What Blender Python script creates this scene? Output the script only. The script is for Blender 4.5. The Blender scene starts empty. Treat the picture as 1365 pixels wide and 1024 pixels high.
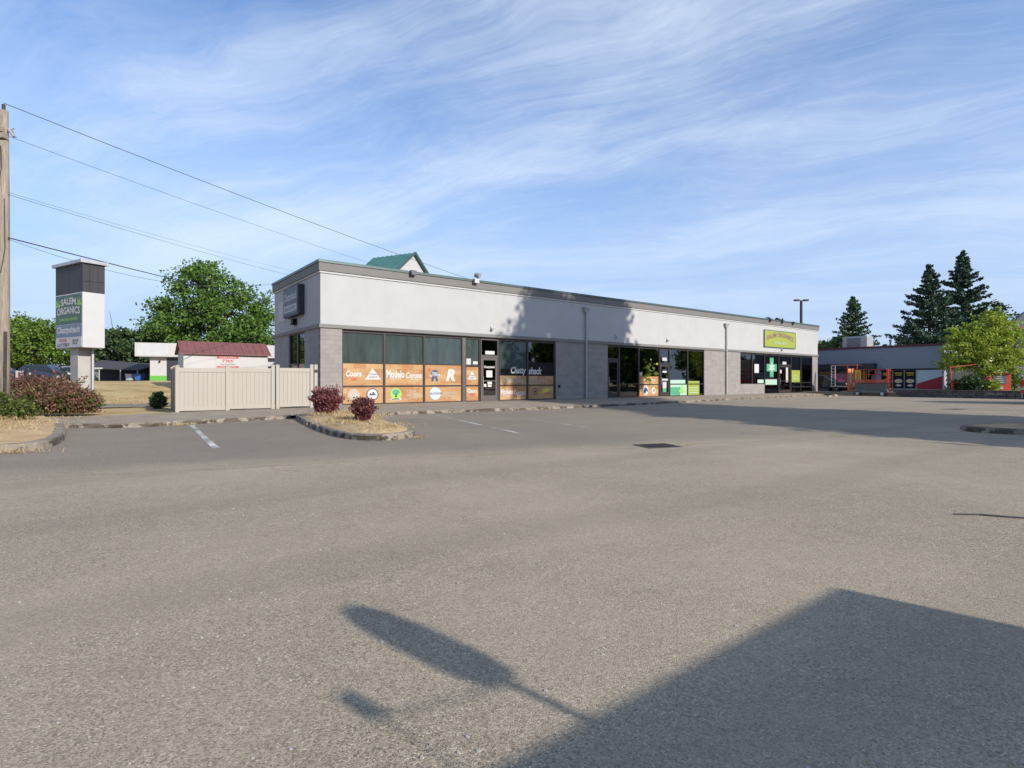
import bpy, math, random
import numpy as np
from mathutils import Vector, Matrix
R = math.radians
PI = math.pi
scene = bpy.context.scene
COL = scene.collection

# ------------------------------------------------------------------ helpers
class MB:
    """collects geometry, built as one mesh object"""
    def __init__(s):
        s.v = []; s.f = []; s.m = []
    def add(s, vs, fs, mi=0):
        o = len(s.v); s.v += [tuple(p) for p in vs]
        for f in fs:
            s.f.append([i + o for i in f]); s.m.append(mi)
    def box(s, x0, x1, y0, y1, z0, z1, mi=0):
        s.add([(x0,y0,z0),(x1,y0,z0),(x1,y1,z0),(x0,y1,z0),(x0,y0,z1),(x1,y0,z1),(x1,y1,z1),(x0,y1,z1)],
              [(0,3,2,1),(4,5,6,7),(0,1,5,4),(1,2,6,5),(2,3,7,6),(3,0,4,7)], mi)
    def bar(s, a, b, w, h=None, mi=0):
        a = Vector(a); b = Vector(b); d = (b-a).normalized()
        up = Vector((0,0,1)) if abs(d.z) < .95 else Vector((1,0,0))
        u = d.cross(up).normalized()*w/2; v = u.cross(d).normalized()*(h or w)/2
        s.add([a-u-v,a+u-v,a+u+v,a-u+v,b-u-v,b+u-v,b+u+v,b-u+v],
              [(0,1,2,3),(7,6,5,4),(4,5,1,0),(5,6,2,1),(6,7,3,2),(7,4,0,3)], mi)
    def tube(s, pts, r, n=8, mi=0, cap=True):
        pts = [Vector(p) for p in pts]
        rs = r if isinstance(r, (list, tuple)) else [r]*len(pts)
        vs = []; fs = []
        for i, p in enumerate(pts):
            d = (pts[min(i+1,len(pts)-1)] - pts[max(i-1,0)]).normalized()
            up = Vector((0,0,1)) if abs(d.z) < .9 else Vector((1,0,0))
            u = d.cross(up).normalized(); v = d.cross(u).normalized()
            for k in range(n):
                a = 2*PI*k/n
                vs.append(p + (u*math.cos(a) + v*math.sin(a))*rs[i])
        for i in range(len(pts)-1):
            for k in range(n):
                k2 = (k+1) % n
                fs.append((i*n+k, i*n+k2, (i+1)*n+k2, (i+1)*n+k))
        if cap:
            fs.append(tuple(range(n))[::-1]); fs.append(tuple((len(pts)-1)*n+k for k in range(n)))
        s.add(vs, fs, mi)
    def cyl(s, c, ax, r, h, n=20, mi=0):
        c = Vector(c); a = Vector(ax).normalized()
        s.tube([c - a*h/2, c + a*h/2], r, n, mi)
    def prism(s, out, o, u, v, t, mi=0):
        """outline (2-D list) on the plane o+u*a+v*b, thickness t along u x v"""
        o = Vector(o); u = Vector(u); v = Vector(v); n = u.cross(v)*t; k = len(out)
        a = [o+u*p[0]+v*p[1] for p in out]
        s.add(a + [p+n for p in a], [tuple(range(k))[::-1], tuple(range(k,2*k))] +
              [(i,(i+1)%k,(i+1)%k+k,i+k) for i in range(k)], mi)
    def build(s, name, mats, parent=None, smooth=False, bevel=0, loc=None):
        me = bpy.data.meshes.new(name)
        me.from_pydata(s.v, [], s.f)
        if not isinstance(mats, (list, tuple)): mats = [mats]
        for m in mats: me.materials.append(m)
        if len(mats) > 1: me.polygons.foreach_set('material_index', s.m)
        if smooth: me.polygons.foreach_set('use_smooth', [True]*len(me.polygons))
        me.update()
        o = bpy.data.objects.new(name, me); COL.objects.link(o)
        if parent: o.parent = parent
        if loc: o.location = loc
        if bevel:
            b = o.modifiers.new('Bevel', 'BEVEL'); b.width = bevel; b.segments = 2; b.limit_method = 'ANGLE'
        return o

def tag(o, label=None, cat=None, group=None, kind=None):
    if label: o['label'] = label
    if cat: o['category'] = cat
    if group: o['group'] = group
    if kind: o['kind'] = kind
    return o
def thing(name, label, cat, loc=(0,0,0), rz=0, group=None):
    o = bpy.data.objects.new(name, None); COL.objects.link(o)
    o.location = loc; o.rotation_euler = (0,0,rz); o.empty_display_size = .2
    return tag(o, label, cat, group)
def copy_tree(o, parent=None):
    c = o.copy(); COL.objects.link(c)
    if parent: c.parent = parent
    for ch in [k for k in bpy.data.objects if k.parent == o]: copy_tree(ch, c)
    return c

_tc = {}
def text_geo(s, shear=0, bold=0):
    k = (s, shear, bold)
    if k not in _tc:
        cu = bpy.data.curves.new('lettering_curve', 'FONT'); cu.body = s; cu.shear = shear; cu.offset = bold
        cu.resolution_u = 3; cu.align_x = 'LEFT'; cu.space_line = .9
        o = bpy.data.objects.new('lettering_curve', cu); COL.objects.link(o)
        bpy.context.view_layer.update()
        me = o.evaluated_get(bpy.context.evaluated_depsgraph_get()).to_mesh()
        v = [(p.co.x, p.co.y) for p in me.vertices]; f = [list(p.vertices) for p in me.polygons]
        n = [p.normal.z for p in me.polygons]
        f = [q if nz > 0 else q[::-1] for q, nz in zip(f, n)]
        bpy.data.objects.remove(o); bpy.data.curves.remove(cu)
        xs = [p[0] for p in v]; ys = [p[1] for p in v]
        x0, x1, y0, y1 = min(xs), max(xs), min(ys), max(ys)
        _tc[k] = ([((a-x0)/(x1-x0), (b-y0)/(y1-y0)) for a, b in v], f)
    return _tc[k]
def text(mb, s, o, u, v, w, h, shear=0, bold=0, mi=0, arc=0):
    g, f = text_geo(s, shear, bold); o = Vector(o); u = Vector(u); v = Vector(v)
    mb.add([o + u*(a*w) + v*(b*h + arc*(1-(2*a-1)**2)) for a, b in g], f, mi)
def ell(cx, cy, rx, ry, n=20, a0=0, a1=2*PI):
    full = abs(a1-a0-2*PI) < 1e-6
    m = n if full else n+1
    return [(cx+rx*math.cos(a0+(a1-a0)*i/n), cy+ry*math.sin(a0+(a1-a0)*i/n)) for i in range(m)]
def rect(x0, x1, y0, y1): return [(x0,y0),(x1,y0),(x1,y1),(x0,y1)]

# ------------------------------------------------------------------ materials
def nt(name):
    m = bpy.data.materials.new(name); m.use_nodes = True
    n = m.node_tree.nodes; l = m.node_tree.links; n.clear()
    out = n.new('ShaderNodeOutputMaterial'); b = n.new('ShaderNodeBsdfPrincipled')
    l.new(b.outputs[0], out.inputs[0])
    return m, n, l, b, out
def c4(c): return (c[0], c[1], c[2], 1)
def mixc(n, l, fac, a, b, mode='MIX'):
    x = n.new('ShaderNodeMix'); x.data_type = 'RGBA'; x.blend_type = mode
    if isinstance(fac, (int, float)): x.inputs[0].default_value = fac
    else: l.new(fac, x.inputs[0])
    for i, q in ((6, a), (7, b)):
        if isinstance(q, tuple): x.inputs[i].default_value = c4(q)
        else: l.new(q, x.inputs[i])
    return x.outputs[2]
def noise(n, l, vec, scale, detail=4, rough=.55):
    x = n.new('ShaderNodeTexNoise'); x.inputs['Scale'].default_value = scale
    x.inputs['Detail'].default_value = detail; x.inputs['Roughness'].default_value = rough
    if vec: l.new(vec, x.inputs['Vector'])
    return x.outputs['Fac']
def ramp(n, l, fac, stops):
    x = n.new('ShaderNodeValToRGB'); l.new(fac, x.inputs[0]); e = x.color_ramp.elements
    while len(e) < len(stops): e.new(.5)
    for q, (p, c) in zip(e, stops):
        q.position = p; q.color = c4(c) if isinstance(c, tuple) else (c, c, c, 1)
    return x.outputs[0]
def math_(n, l, op, a, b=None, c=None):
    x = n.new('ShaderNodeMath'); x.operation = op
    for i, q in enumerate((a, b, c)):
        if q is None: continue
        if isinstance(q, (int, float)): x.inputs[i].default_value = q
        else: l.new(q, x.inputs[i])
    return x.outputs[0]
def objco(n): return n.new('ShaderNodeTexCoord').outputs['Object']
def bump(n, l, b, h, strength, dist):
    x = n.new('ShaderNodeBump'); x.inputs['Strength'].default_value = strength; x.inputs['Distance'].default_value = dist
    l.new(h, x.inputs['Height']); l.new(x.outputs[0], b.inputs['Normal'])
def surf(name, col, var=.12, scale=3, rough=.7, metal=0, bmp=0, bscale=40, spec=.5, stretch=None, coat=0):
    m, n, l, b, o = nt(name)
    co = objco(n)
    if stretch:
        mp = n.new('ShaderNodeMapping'); mp.inputs['Scale'].default_value = stretch
        l.new(co, mp.inputs[0]); vec = mp.outputs[0]
    else: vec = co
    f = noise(n, l, vec, scale, 5, .6)
    lo = tuple(max(0, c*(1-var)) for c in col); hi = tuple(min(1, c*(1+var)) for c in col)
    l.new(ramp(n, l, f, [(.3, lo), (.7, hi)]), b.inputs['Base Color'])
    b.inputs['Roughness'].default_value = rough; b.inputs['Metallic'].default_value = metal
    b.inputs['Specular IOR Level'].default_value = spec; b.inputs['Coat Weight'].default_value = coat
    if bmp: bump(n, l, b, noise(n, l, co, bscale, 6), bmp, .02)
    return m
def sep(n, l, v):
    x = n.new('ShaderNodeSeparateXYZ'); l.new(v, x.inputs[0]); return x.outputs
def comb(n, l, a, b_, c=0.):
    x = n.new('ShaderNodeCombineXYZ')
    for i, q in enumerate((a, b_, c)):
        if isinstance(q, (int, float)): x.inputs[i].default_value = q
        else: l.new(q, x.inputs[i])
    return x.outputs[0]
def block_mat(name, col, axis=0, bw=.42, bh=.21, var=.09, mortar=.75, bmp=.5):
    m, n, l, b, o = nt(name); co = objco(n); s = sep(n, l, co)
    v = comb(n, l, s[axis], s[2])
    t = n.new('ShaderNodeTexBrick'); l.new(v, t.inputs['Vector'])
    t.inputs['Scale'].default_value = 1; t.inputs['Brick Width'].default_value = bw; t.inputs['Row Height'].default_value = bh
    t.inputs['Mortar Size'].default_value = .006; t.inputs['Mortar Smooth'].default_value = .3
    t.inputs['Color1'].default_value = c4(tuple(c*(1-var) for c in col)); t.inputs['Color2'].default_value = c4(tuple(c*(1+var) for c in col))
    t.inputs['Mortar'].default_value = c4(tuple(c*mortar for c in col))
    f = noise(n, l, co, 1.3, 6, .65)
    l.new(mixc(n, l, ramp(n, l, f, [(.35, .0), (.75, .5)]), t.outputs['Color'], tuple(c*.72 for c in col)), b.inputs['Base Color'])
    b.inputs['Roughness'].default_value = .85
    h = math_(n, l, 'ADD', math_(n, l, 'MULTIPLY', t.outputs['Fac'], -1.), math_(n, l, 'MULTIPLY', noise(n, l, co, 60, 4), .8))
    bump(n, l, b, h, bmp, .012)
    return m
def leaf_mat(name, c1, c2, c3=None, transl=.35):
    m, n, l, b, o = nt(name)
    g = n.new('ShaderNodeNewGeometry').outputs['Random Per Island']
    st = [(0., c1), (1., c2)] if not c3 else [(0., c1), (.6, c2), (1., c3)]
    col = ramp(n, l, g, st)
    l.new(col, b.inputs['Base Color']); b.inputs['Roughness'].default_value = .6; b.inputs['Specular IOR Level'].default_value = .3
    t = n.new('ShaderNodeBsdfTranslucent'); l.new(col, t.inputs[0])
    mx = n.new('ShaderNodeMixShader'); mx.inputs[0].default_value = transl
    l.new(b.outputs[0], mx.inputs[1]); l.new(t.outputs[0], mx.inputs[2]); l.new(mx.outputs[0], o.inputs[0])
    return m

# --- asphalt with aggregate, stains, an old seam and a darker resurfaced strip beyond it
def asphalt():
    m, n, l, b, o = nt('asphalt'); co = objco(n); s = sep(n, l, co)
    vo = n.new('ShaderNodeTexVoronoi'); vo.inputs['Scale'].default_value = 150; l.new(co, vo.inputs['Vector'])
    sp = sep(n, l, vo.outputs['Color'])
    stone = ramp(n, l, sp[0], [(0., (.098,.079,.058)), (.22, (.258,.212,.155)), (.75, (.371,.308,.224)), (.95, (.441,.379,.282)), (1., (.610,.531,.407))])
    v3 = n.new('ShaderNodeTexVoronoi'); v3.inputs['Scale'].default_value = 78; l.new(co, v3.inputs['Vector'])
    pit = ramp(n, l, sep(n, l, v3.outputs['Color'])[0], [(.0, .7), (.2, .08), (.24, .0)])
    col = mixc(n, l, pit, stone, (.129,.105,.078))
    mid = noise(n, l, co, 5, 7, .72)
    col = mixc(n, l, ramp(n, l, mid, [(.3, .42), (.6, .0)]), col, (.212,.174,.127))
    big = noise(n, l, co, .28, 7, .62)
    col = mixc(n, l, ramp(n, l, big, [(.4, .0), (.64, .5)]), col, (.432,.362,.263))
    st = noise(n, l, co, .55, 5, .6)
    col = mixc(n, l, ramp(n, l, st, [(.55, .0), (.72, .3)]), col, (.190,.156,.116))
    # oil drips
    vd = n.new('ShaderNodeTexVoronoi'); vd.inputs['Scale'].default_value = .45; l.new(co, vd.inputs['Vector'])
    dd = math_(n, l, 'ADD', vd.outputs['Distance'], math_(n, l, 'MULTIPLY', noise(n, l, co, 7, 4), .12))
    col = mixc(n, l, ramp(n, l, dd, [(.10, .55), (.17, .0)]), col, (.106,.089,.071))
    # faint tyre tracks sweeping along the lot
    tw = n.new('ShaderNodeTexWave'); tw.inputs['Scale'].default_value = .12; tw.inputs['Distortion'].default_value = 3.5; tw.inputs['Detail'].default_value = 2; tw.inputs['Detail Scale'].default_value = .5
    mp = n.new('ShaderNodeMapping'); mp.inputs['Rotation'].default_value = (0,0,R(55)); l.new(co, mp.inputs[0]); l.new(mp.outputs[0], tw.inputs['Vector'])
    col = mixc(n, l, ramp(n, l, tw.outputs['Fac'], [(.80, .0), (.97, .22)]), col, (.182,.151,.114))
    # seam line through (-6.7,7.3) and (2.9,11.0)
    d = math_(n, l, 'ADD', math_(n, l, 'MULTIPLY', s[0], -.36), math_(n, l, 'MULTIPLY', s[1], .933))
    d = math_(n, l, 'SUBTRACT', d, 9.22)
    d = math_(n, l, 'ADD', d, math_(n, l, 'MULTIPLY', math_(n, l, 'SUBTRACT', noise(n, l, co, .5, 5, .6), .5), 1.1))
    far = math_(n, l, 'MINIMUM', math_(n, l, 'MAXIMUM', math_(n, l, 'MULTIPLY', d, .9), 0.), 1.)
    west = ramp(n, l, math_(n, l, 'MULTIPLY', math_(n, l, 'ADD', s[0], 14.), .04), [(.6, 1.), (1., .4)])
    patch = math_(n, l, 'MULTIPLY', math_(n, l, 'MULTIPLY', far, west), ramp(n, l, noise(n, l, co, .22, 5), [(.3, .55), (.6, 1.)]))
    col = mixc(n, l, patch, col, mixc(n, l, .62, stone, (.136,.116,.094)))
    line = math_(n, l, 'SUBTRACT', 1., math_(n, l, 'MULTIPLY', math_(n, l, 'ABSOLUTE', d), 16.))
    line = math_(n, l, 'MULTIPLY', math_(n, l, 'MAXIMUM', line, 0.), ramp(n, l, noise(n, l, co, 2.2, 5, .7), [(.4, .0), (.58, .8)]))
    col = mixc(n, l, line, col, (.197,.151,.085))
    # hairline cracks
    v2 = n.new('ShaderNodeTexVoronoi'); v2.feature = 'DISTANCE_TO_EDGE'; v2.inputs['Scale'].default_value = .15
    wv = n.new('ShaderNodeVectorMath'); wv.operation = 'ADD'; l.new(co, wv.inputs[0])
    nn = n.new('ShaderNodeTexNoise'); nn.inputs['Scale'].default_value = .9; nn.inputs['Detail'].default_value = 6; l.new(co, nn.inputs['Vector'])
    vm = n.new('ShaderNodeVectorMath'); vm.operation = 'SCALE'; vm.inputs['Scale'].default_value = 1.6; l.new(nn.outputs['Color'], vm.inputs[0])
    l.new(vm.outputs[0], wv.inputs[1]); l.new(wv.outputs[0], v2.inputs['Vector'])
    cr = ramp(n, l, v2.outputs['Distance'], [(0., .3), (.0018, .0)])
    cr = math_(n, l, 'MULTIPLY', cr, ramp(n, l, noise(n, l, co, .3, 2), [(.5, .0), (.62, 1.)]))
    col = mixc(n, l, cr, col, (.106,.089,.064))
    l.new(col, b.inputs['Base Color']); b.inputs['Roughness'].default_value = .85; b.inputs['Specular IOR Level'].default_value = .3
    h = math_(n, l, 'SUBTRACT', math_(n, l, 'MULTIPLY', sp[1], .5), vo.outputs['Distance'])
    h = math_(n, l, 'SUBTRACT', h, math_(n, l, 'MULTIPLY', pit, 1.2))
    bump(n, l, b, h, .5, .005)
    return m
def wood_vinyl():
    m, n, l, b, o = nt('wood_vinyl'); co = objco(n); s = sep(n, l, co)
    t = n.new('ShaderNodeTexBrick'); l.new(comb(n, l, s[0], s[2]), t.inputs['Vector'])
    t.inputs['Scale'].default_value = 1; t.inputs['Brick Width'].default_value = .62; t.inputs['Row Height'].default_value = .235
    t.inputs['Mortar Size'].default_value = .004
    t.inputs['Color1'].default_value = (.44,.30,.155,1); t.inputs['Color2'].default_value = (.345,.15,.057,1); t.inputs['Mortar'].default_value = (.36,.16,.06,1)
    gr = noise(n, l, comb(n, l, math_(n, l, 'MULTIPLY', s[0], 1.6), math_(n, l, 'MULTIPLY', s[2], 14.)), 2., 6, .65)
    c = mixc(n, l, ramp(n, l, gr, [(.35, .0), (.7, .35)]), t.outputs['Color'], (.50,.345,.19))
    kn = noise(n, l, co, 1.7, 3)
    c = mixc(n, l, ramp(n, l, kn, [(.55, .0), (.72, .5)]), c, (.33,.145,.05))
    l.new(c, b.inputs['Base Color']); b.inputs['Roughness'].default_value = .3; b.inputs['Specular IOR Level'].default_value = .35
    return m
def glass(name, tint, spec, base=None, film=0.):
    """tinted shop glass: fresnel reflection over a dark tinted transmission (or an opaque-ish film)"""
    m, n, l, b, o = nt(name)
    tr = n.new('ShaderNodeBsdfTransparent'); tr.inputs[0].default_value = c4(tint)
    gl = n.new('ShaderNodeBsdfGlossy'); gl.inputs['Roughness'].default_value = .015
    co = objco(n)
    bp = n.new('ShaderNodeBump'); bp.inputs['Strength'].default_value = .05; bp.inputs['Distance'].default_value = .05
    l.new(noise(n, l, co, .9, 2), bp.inputs['Height']); l.new(bp.outputs[0], gl.inputs['Normal'])
    fr = n.new('ShaderNodeFresnel'); fr.inputs[0].default_value = spec
    under = tr.outputs[0]
    if film:
        f = noise(n, l, comb(n, l, *[math_(n, l, 'MULTIPLY', sep(n, l, co)[i], k) for i, k in ((0, 3.), (2, .5))]), 1.2, 4)
        df = n.new('ShaderNodeBsdfDiffuse')
        l.new(ramp(n, l, f, [(.3, tuple(c*.75 for c in base)), (.7, tuple(c*1.25 for c in base))]), df.inputs[0])
        mx = n.new('ShaderNodeMixShader'); mx.inputs[0].default_value = film
        l.new(tr.outputs[0], mx.inputs[1]); l.new(df.outputs[0], mx.inputs[2]); under = mx.outputs[0]
    mx = n.new('ShaderNodeMixShader'); l.new(fr.outputs[0], mx.inputs[0]); l.new(under, mx.inputs[1]); l.new(gl.outputs[0], mx.inputs[2])
    l.new(mx.outputs[0], o.inputs[0])
    return m
def paint_worn():
    m, n, l, b, o = nt('worn_paint'); co = objco(n)
    b.inputs['Base Color'].default_value = (.55,.54,.5,1); b.inputs['Roughness'].default_value = .8
    tr = n.new('ShaderNodeBsdfTransparent'); mx = n.new('ShaderNodeMixShader')
    f = noise(n, l, co, 22, 6, .75)
    f2 = noise(n, l, co, 1.1, 3)
    l.new(ramp(n, l, math_(n, l, 'ADD', f, math_(n, l, 'MULTIPLY', f2, .7)), [(.74, 1.), (.95, .0)]), mx.inputs[0])
    l.new(b.outputs[0], mx.inputs[1]); l.new(tr.outputs[0], mx.inputs[2]); l.new(mx.outputs[0], o.inputs[0])
    return m
def concrete_kerb():
    m, n, l, b, o = nt('kerb_concrete'); co = objco(n)
    f = noise(n, l, co, 4, 6, .7)
    c = ramp(n, l, f, [(.3, (.16,.13,.098)), (.7, (.31,.265,.21))])
    g = noise(n, l, co, 2.3, 5, .7)
    gz = sep(n, l, n.new('ShaderNodeNewGeometry').outputs['Normal'])[2]
    side = math_(n, l, 'SUBTRACT', 1., math_(n, l, 'MULTIPLY', gz, .8))
    moss = math_(n, l, 'MULTIPLY', ramp(n, l, g, [(.47, .0), (.52, .95)]), side)
    c = mixc(n, l, moss, c, (.03,.022,.012))
    l.new(c, b.inputs['Base Color']); b.inputs['Roughness'].default_value = .92
    bump(n, l, b, noise(n, l, co, 30, 6), .6, .015)
    return m
def ground_mat(name, cols, scale, bmp=.6, sc2=40):
    m, n, l, b, o = nt(name); co = objco(n)
    f = noise(n, l, co, scale, 7, .7); g = noise(n, l, co, sc2, 3, .6)
    c = ramp(n, l, f, [(.3, cols[0]), (.5, cols[1]), (.7, cols[2])])
    c = mixc(n, l, ramp(n, l, g, [(.4, .0), (.7, .4)]), c, cols[3])
    l.new(c, b.inputs['Base Color']); b.inputs['Roughness'].default_value = .95; b.inputs['Specular IOR Level'].default_value = .15
    bump(n, l, b, g, bmp, .03)
    return m
def stucco(name, col):
    m, n, l, b, o = nt(name); co = objco(n); s = sep(n, l, co)
    hx = math_(n, l, 'ADD', s[0], s[1])
    st = noise(n, l, comb(n, l, math_(n, l, 'MULTIPLY', hx, .9), math_(n, l, 'MULTIPLY', s[2], .2)), 1.2, 7, .6)
    pt = noise(n, l, co, .8, 5, .6)
    top = ramp(n, l, math_(n, l, 'MULTIPLY', math_(n, l, 'SUBTRACT', s[2], 3.8), .42), [(.25, .35), (1., 1.)])
    c = mixc(n, l, ramp(n, l, pt, [(.35, .0), (.7, .8)]), col, tuple(k*.9 for k in col))
    c = mixc(n, l, math_(n, l, 'MULTIPLY', top, ramp(n, l, st, [(.5, .0), (.75, .24)])), c, tuple(k*q for k, q in zip(col, (.66,.65,.63))))
    l.new(c, b.inputs['Base Color']); b.inputs['Roughness'].default_value = .85; b.inputs['Specular IOR Level'].default_value = .25
    bump(n, l, b, noise(n, l, co, 45, 5), .25, .02)
    return m
def metal_roof(name, col):
    return surf(name, col, .15, 2, .45, .2, 0)
def bark(name, col):
    m, n, l, b, o = nt(name); co = objco(n)
    mp = n.new('ShaderNodeMapping'); mp.inputs['Scale'].default_value = (1,1,.08); l.new(co, mp.inputs[0])
    f = noise(n, l, mp.outputs[0], 24, 6, .7)
    l.new(ramp(n, l, f, [(.3, tuple(c*.45 for c in col)), (.65, col)]), b.inputs['Base Color'])
    b.inputs['Roughness'].default_value = .9; bump(n, l, b, f, .7, .03)
    return m

M = dict(
 asphalt=asphalt(), vinyl=wood_vinyl(), paint=paint_worn(), kerb=concrete_kerb(),
 walk=ground_mat('sidewalk_concrete', [(.23,.19,.145),(.30,.252,.195),(.36,.31,.245),(.19,.15,.105)], 1.2, .35, 60),
 drygrass=ground_mat('dry_grass_turf', [(.29,.20,.085),(.44,.32,.155),(.57,.44,.25),(.22,.18,.08)], .45, .9, 22),
 mulch=ground_mat('dry_mulch', [(.38,.25,.13),(.50,.36,.20),(.60,.46,.28),(.30,.19,.09)], 1.6, .9, 30),
 lawn=ground_mat('green_lawn', [(.10,.14,.03),(.16,.2,.05),(.2,.24,.07),(.06,.09,.02)], 2, .9, 25),
 blockF=block_mat('grey_block_front', (.265,.243,.228), 0), blockS=block_mat('grey_block_side', (.29,.275,.275), 1),
 stucco=stucco('pale_stucco', (.42,.416,.408)),
 stuccoS=stucco('pale_stucco_end', (.41,.405,.405)),
 trimlight=surf('light_trim', (.46,.455,.445), .03, 1, .7),
 band=surf('grey_trim', (.17,.16,.15), .06, 1, .65), cornice=surf('grey_cornice', (.15,.142,.134), .06, .8, .7),
 teal=surf('teal_metal', (.065,.105,.10), .08, 1.5, .4, .3), tealroof=metal_roof('teal_roof', (.055,.17,.15)),
 alu=surf('dark_frame', (.045,.036,.034), .1, 3, .45, .3), bronze=surf('bronze_frame', (.11,.095,.09), .08, 3, .45, .3),
 film=glass('filmed_glass', (.08,.09,.09), 1.55, (.058,.078,.074), .85), glass=glass('tinted_glass', (.24,.27,.255), 2.3),
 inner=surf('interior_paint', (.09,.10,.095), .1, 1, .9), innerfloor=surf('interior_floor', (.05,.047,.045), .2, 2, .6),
 white=surf('white_paint', (.44,.44,.435), .03, 2, .6), whitevinyl=surf('white_vinyl', (.52,.505,.48), .02, 5, .5),
 offwhite=surf('faded_white', (.40,.33,.265), .05, 8, .6), paper=surf('paper', (.5,.5,.48), .05, 5, .8),
 black=surf('black_paint', (.012,.012,.013), .1, 4, .5, spec=.12), red=surf('red_print', (.45,.06,.05), .08, 4, .5),
 darkblue=surf('dark_blue_print', (.035,.06,.13), .1, 5, .5), ltblue=surf('light_blue_print', (.42,.55,.64), .08, 5, .5),
 green=surf('green_print', (.26,.52,.08), .1, 5, .5), lime=surf('lime_panel', (.27,.315,.04), .05, 1.5, .5),
 mint=surf('mint_panel', (.07,.30,.17), .1, 3, .5), palemint=surf('pale_mint_panel', (.36,.52,.42), .05, 3, .5),
 yellow=surf('yellow_print', (.62,.48,.05), .1, 4, .5), purple=surf('purple_print', (.20,.10,.11), .08, 4, .6),
 signgreen=surf('dark_green_panel', (.05,.10,.075), .08, 2, .5), signblue=surf('slate_panel', (.13,.17,.25), .06, 2, .5),
 signgrey=surf('grey_panel', (.46,.46,.47), .05, 2, .6), signdark=surf('weathered_black', (.03,.03,.033), .35, 2, .6, stretch=(1,1,.15)),
 navy=surf('dark_navy', (.022,.024,.035), .15, 3, .5), slate=surf('dark_slate', (.075,.08,.095), .1, 3, .5),
 fence=surf('tan_fence', (.345,.312,.265), .04, 1.2, .55, stretch=(6,6,.4)), fencegroove=surf('tan_fence_groove', (.26,.23,.19), .04, 2, .6),
 pole=bark('weathered_pole', (.34,.28,.22)), barkm=bark('tree_bark', (.10,.075,.055)),
 cable=surf('cable', (.03,.03,.033), .1, 4, .6), galv=surf('galvanised', (.42,.42,.43), .12, 6, .45, .5),
 pipe=surf('grey_pipe', (.33,.32,.315), .06, 3, .55), iron=surf('cast_iron', (.055,.05,.045), .3, 12, .7, .4),
 redroof=surf('red_metal_roof', (.17,.066,.058), .18, 1.5, .55, stretch=(4,1,1)), whitewall=surf('white_siding', (.45,.44,.43), .04, 1, .7),
 greyroof=surf('dark_canvas', (.045,.045,.05), .15, 2, .8), greenpaint=surf('bright_green_paint', (.10,.36,.05), .06, 2, .6),
 bluewall=surf('slate_blue_siding', (.24,.27,.33), .06, .8, .75, stretch=(1,1,6)), maroon=surf('maroon_trim', (.12,.022,.027), .1, 2, .6),
 redpaint=surf('red_wall_paint', (.30,.015,.03), .08, 1, .6), beige=surf('beige_wall', (.52,.45,.38), .06, 1, .8),
 orange=surf('orange_machine', (.42,.055,.03), .08, 3, .4), machine=surf('grey_machine', (.13,.14,.145), .15, 4, .5, .2),
 rubber=surf('rubber', (.022,.022,.022), .15, 10, .85), rim=surf('wheel_rim', (.45,.45,.46), .1, 6, .4, .6),
 cardark=surf('dark_car_paint', (.02,.025,.035), .05, 2, .25, .2, coat=1), carred=surf('maroon_car_paint', (.22,.025,.03), .05, 2, .25, .2, coat=1),
 carwhite=surf('white_car_paint', (.72,.72,.72), .02, 2, .25, coat=1), carsilver=surf('silver_car_paint', (.3,.31,.33), .03, 2, .3, .5, coat=1),
 carglass=surf('car_glass', (.015,.018,.02), .1, 3, .06, spec=.8), taillight=surf('tail_light', (.5,.02,.02), .1, 6, .2), headlight=surf('lamp_lens', (.7,.7,.68), .05, 6, .15),
 posterorange=surf('orange_poster', (.75,.22,.08), .1, 3, .5),
 supportgrey=surf('support_paint', (.36,.34,.315), .08, 2, .7),
 stone=block_mat('retaining_blocks', (.105,.10,.10), 0, .45, .2, .3, .4, 1.),
 terracotta=surf('terracotta', (.32,.12,.06), .1, 4, .8), blue=surf('blue_plastic', (.05,.13,.36), .08, 3, .5), food=surf('food_print', (.55,.38,.12), .5, 9, .6),
 greyhouse=surf('grey_siding', (.17,.18,.19), .06, 1, .8, stretch=(1,1,6)), shingle=surf('grey_shingle', (.10,.105,.11), .2, 5, .9), pinkfascia=surf('faded_red_fascia', (.42,.18,.16), .06, 2, .7),
)

# ------------------------------------------------------------------ building frame
CX, CY = -8.56, 24.70
ANG = math.atan2(.6076, .7943)
D2 = Vector((.7943, .6076, 0)); E2 = Vector((-.6076, .7943, 0))
def W(p, q, z=0): return Vector((CX, CY, 0)) + D2*p + E2*q + Vector((0,0,z))

# ------------------------------------------------------------------ setting
b = MB(); b.add([(-500,-300,-.03),(600,-300,-.03),(600,900,-.03),(-500,900,-.03)], [(0,1,2,3)])
tag(b.build('ground', M['drygrass']), kind='structure')
b = MB(); b.add([(-60,-40,0),(90,-40,0),(90,90,0),(-60,90,0)], [(0,1,2,3)])
tag(b.build('parking_lot', M['asphalt']), kind='structure')

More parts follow.
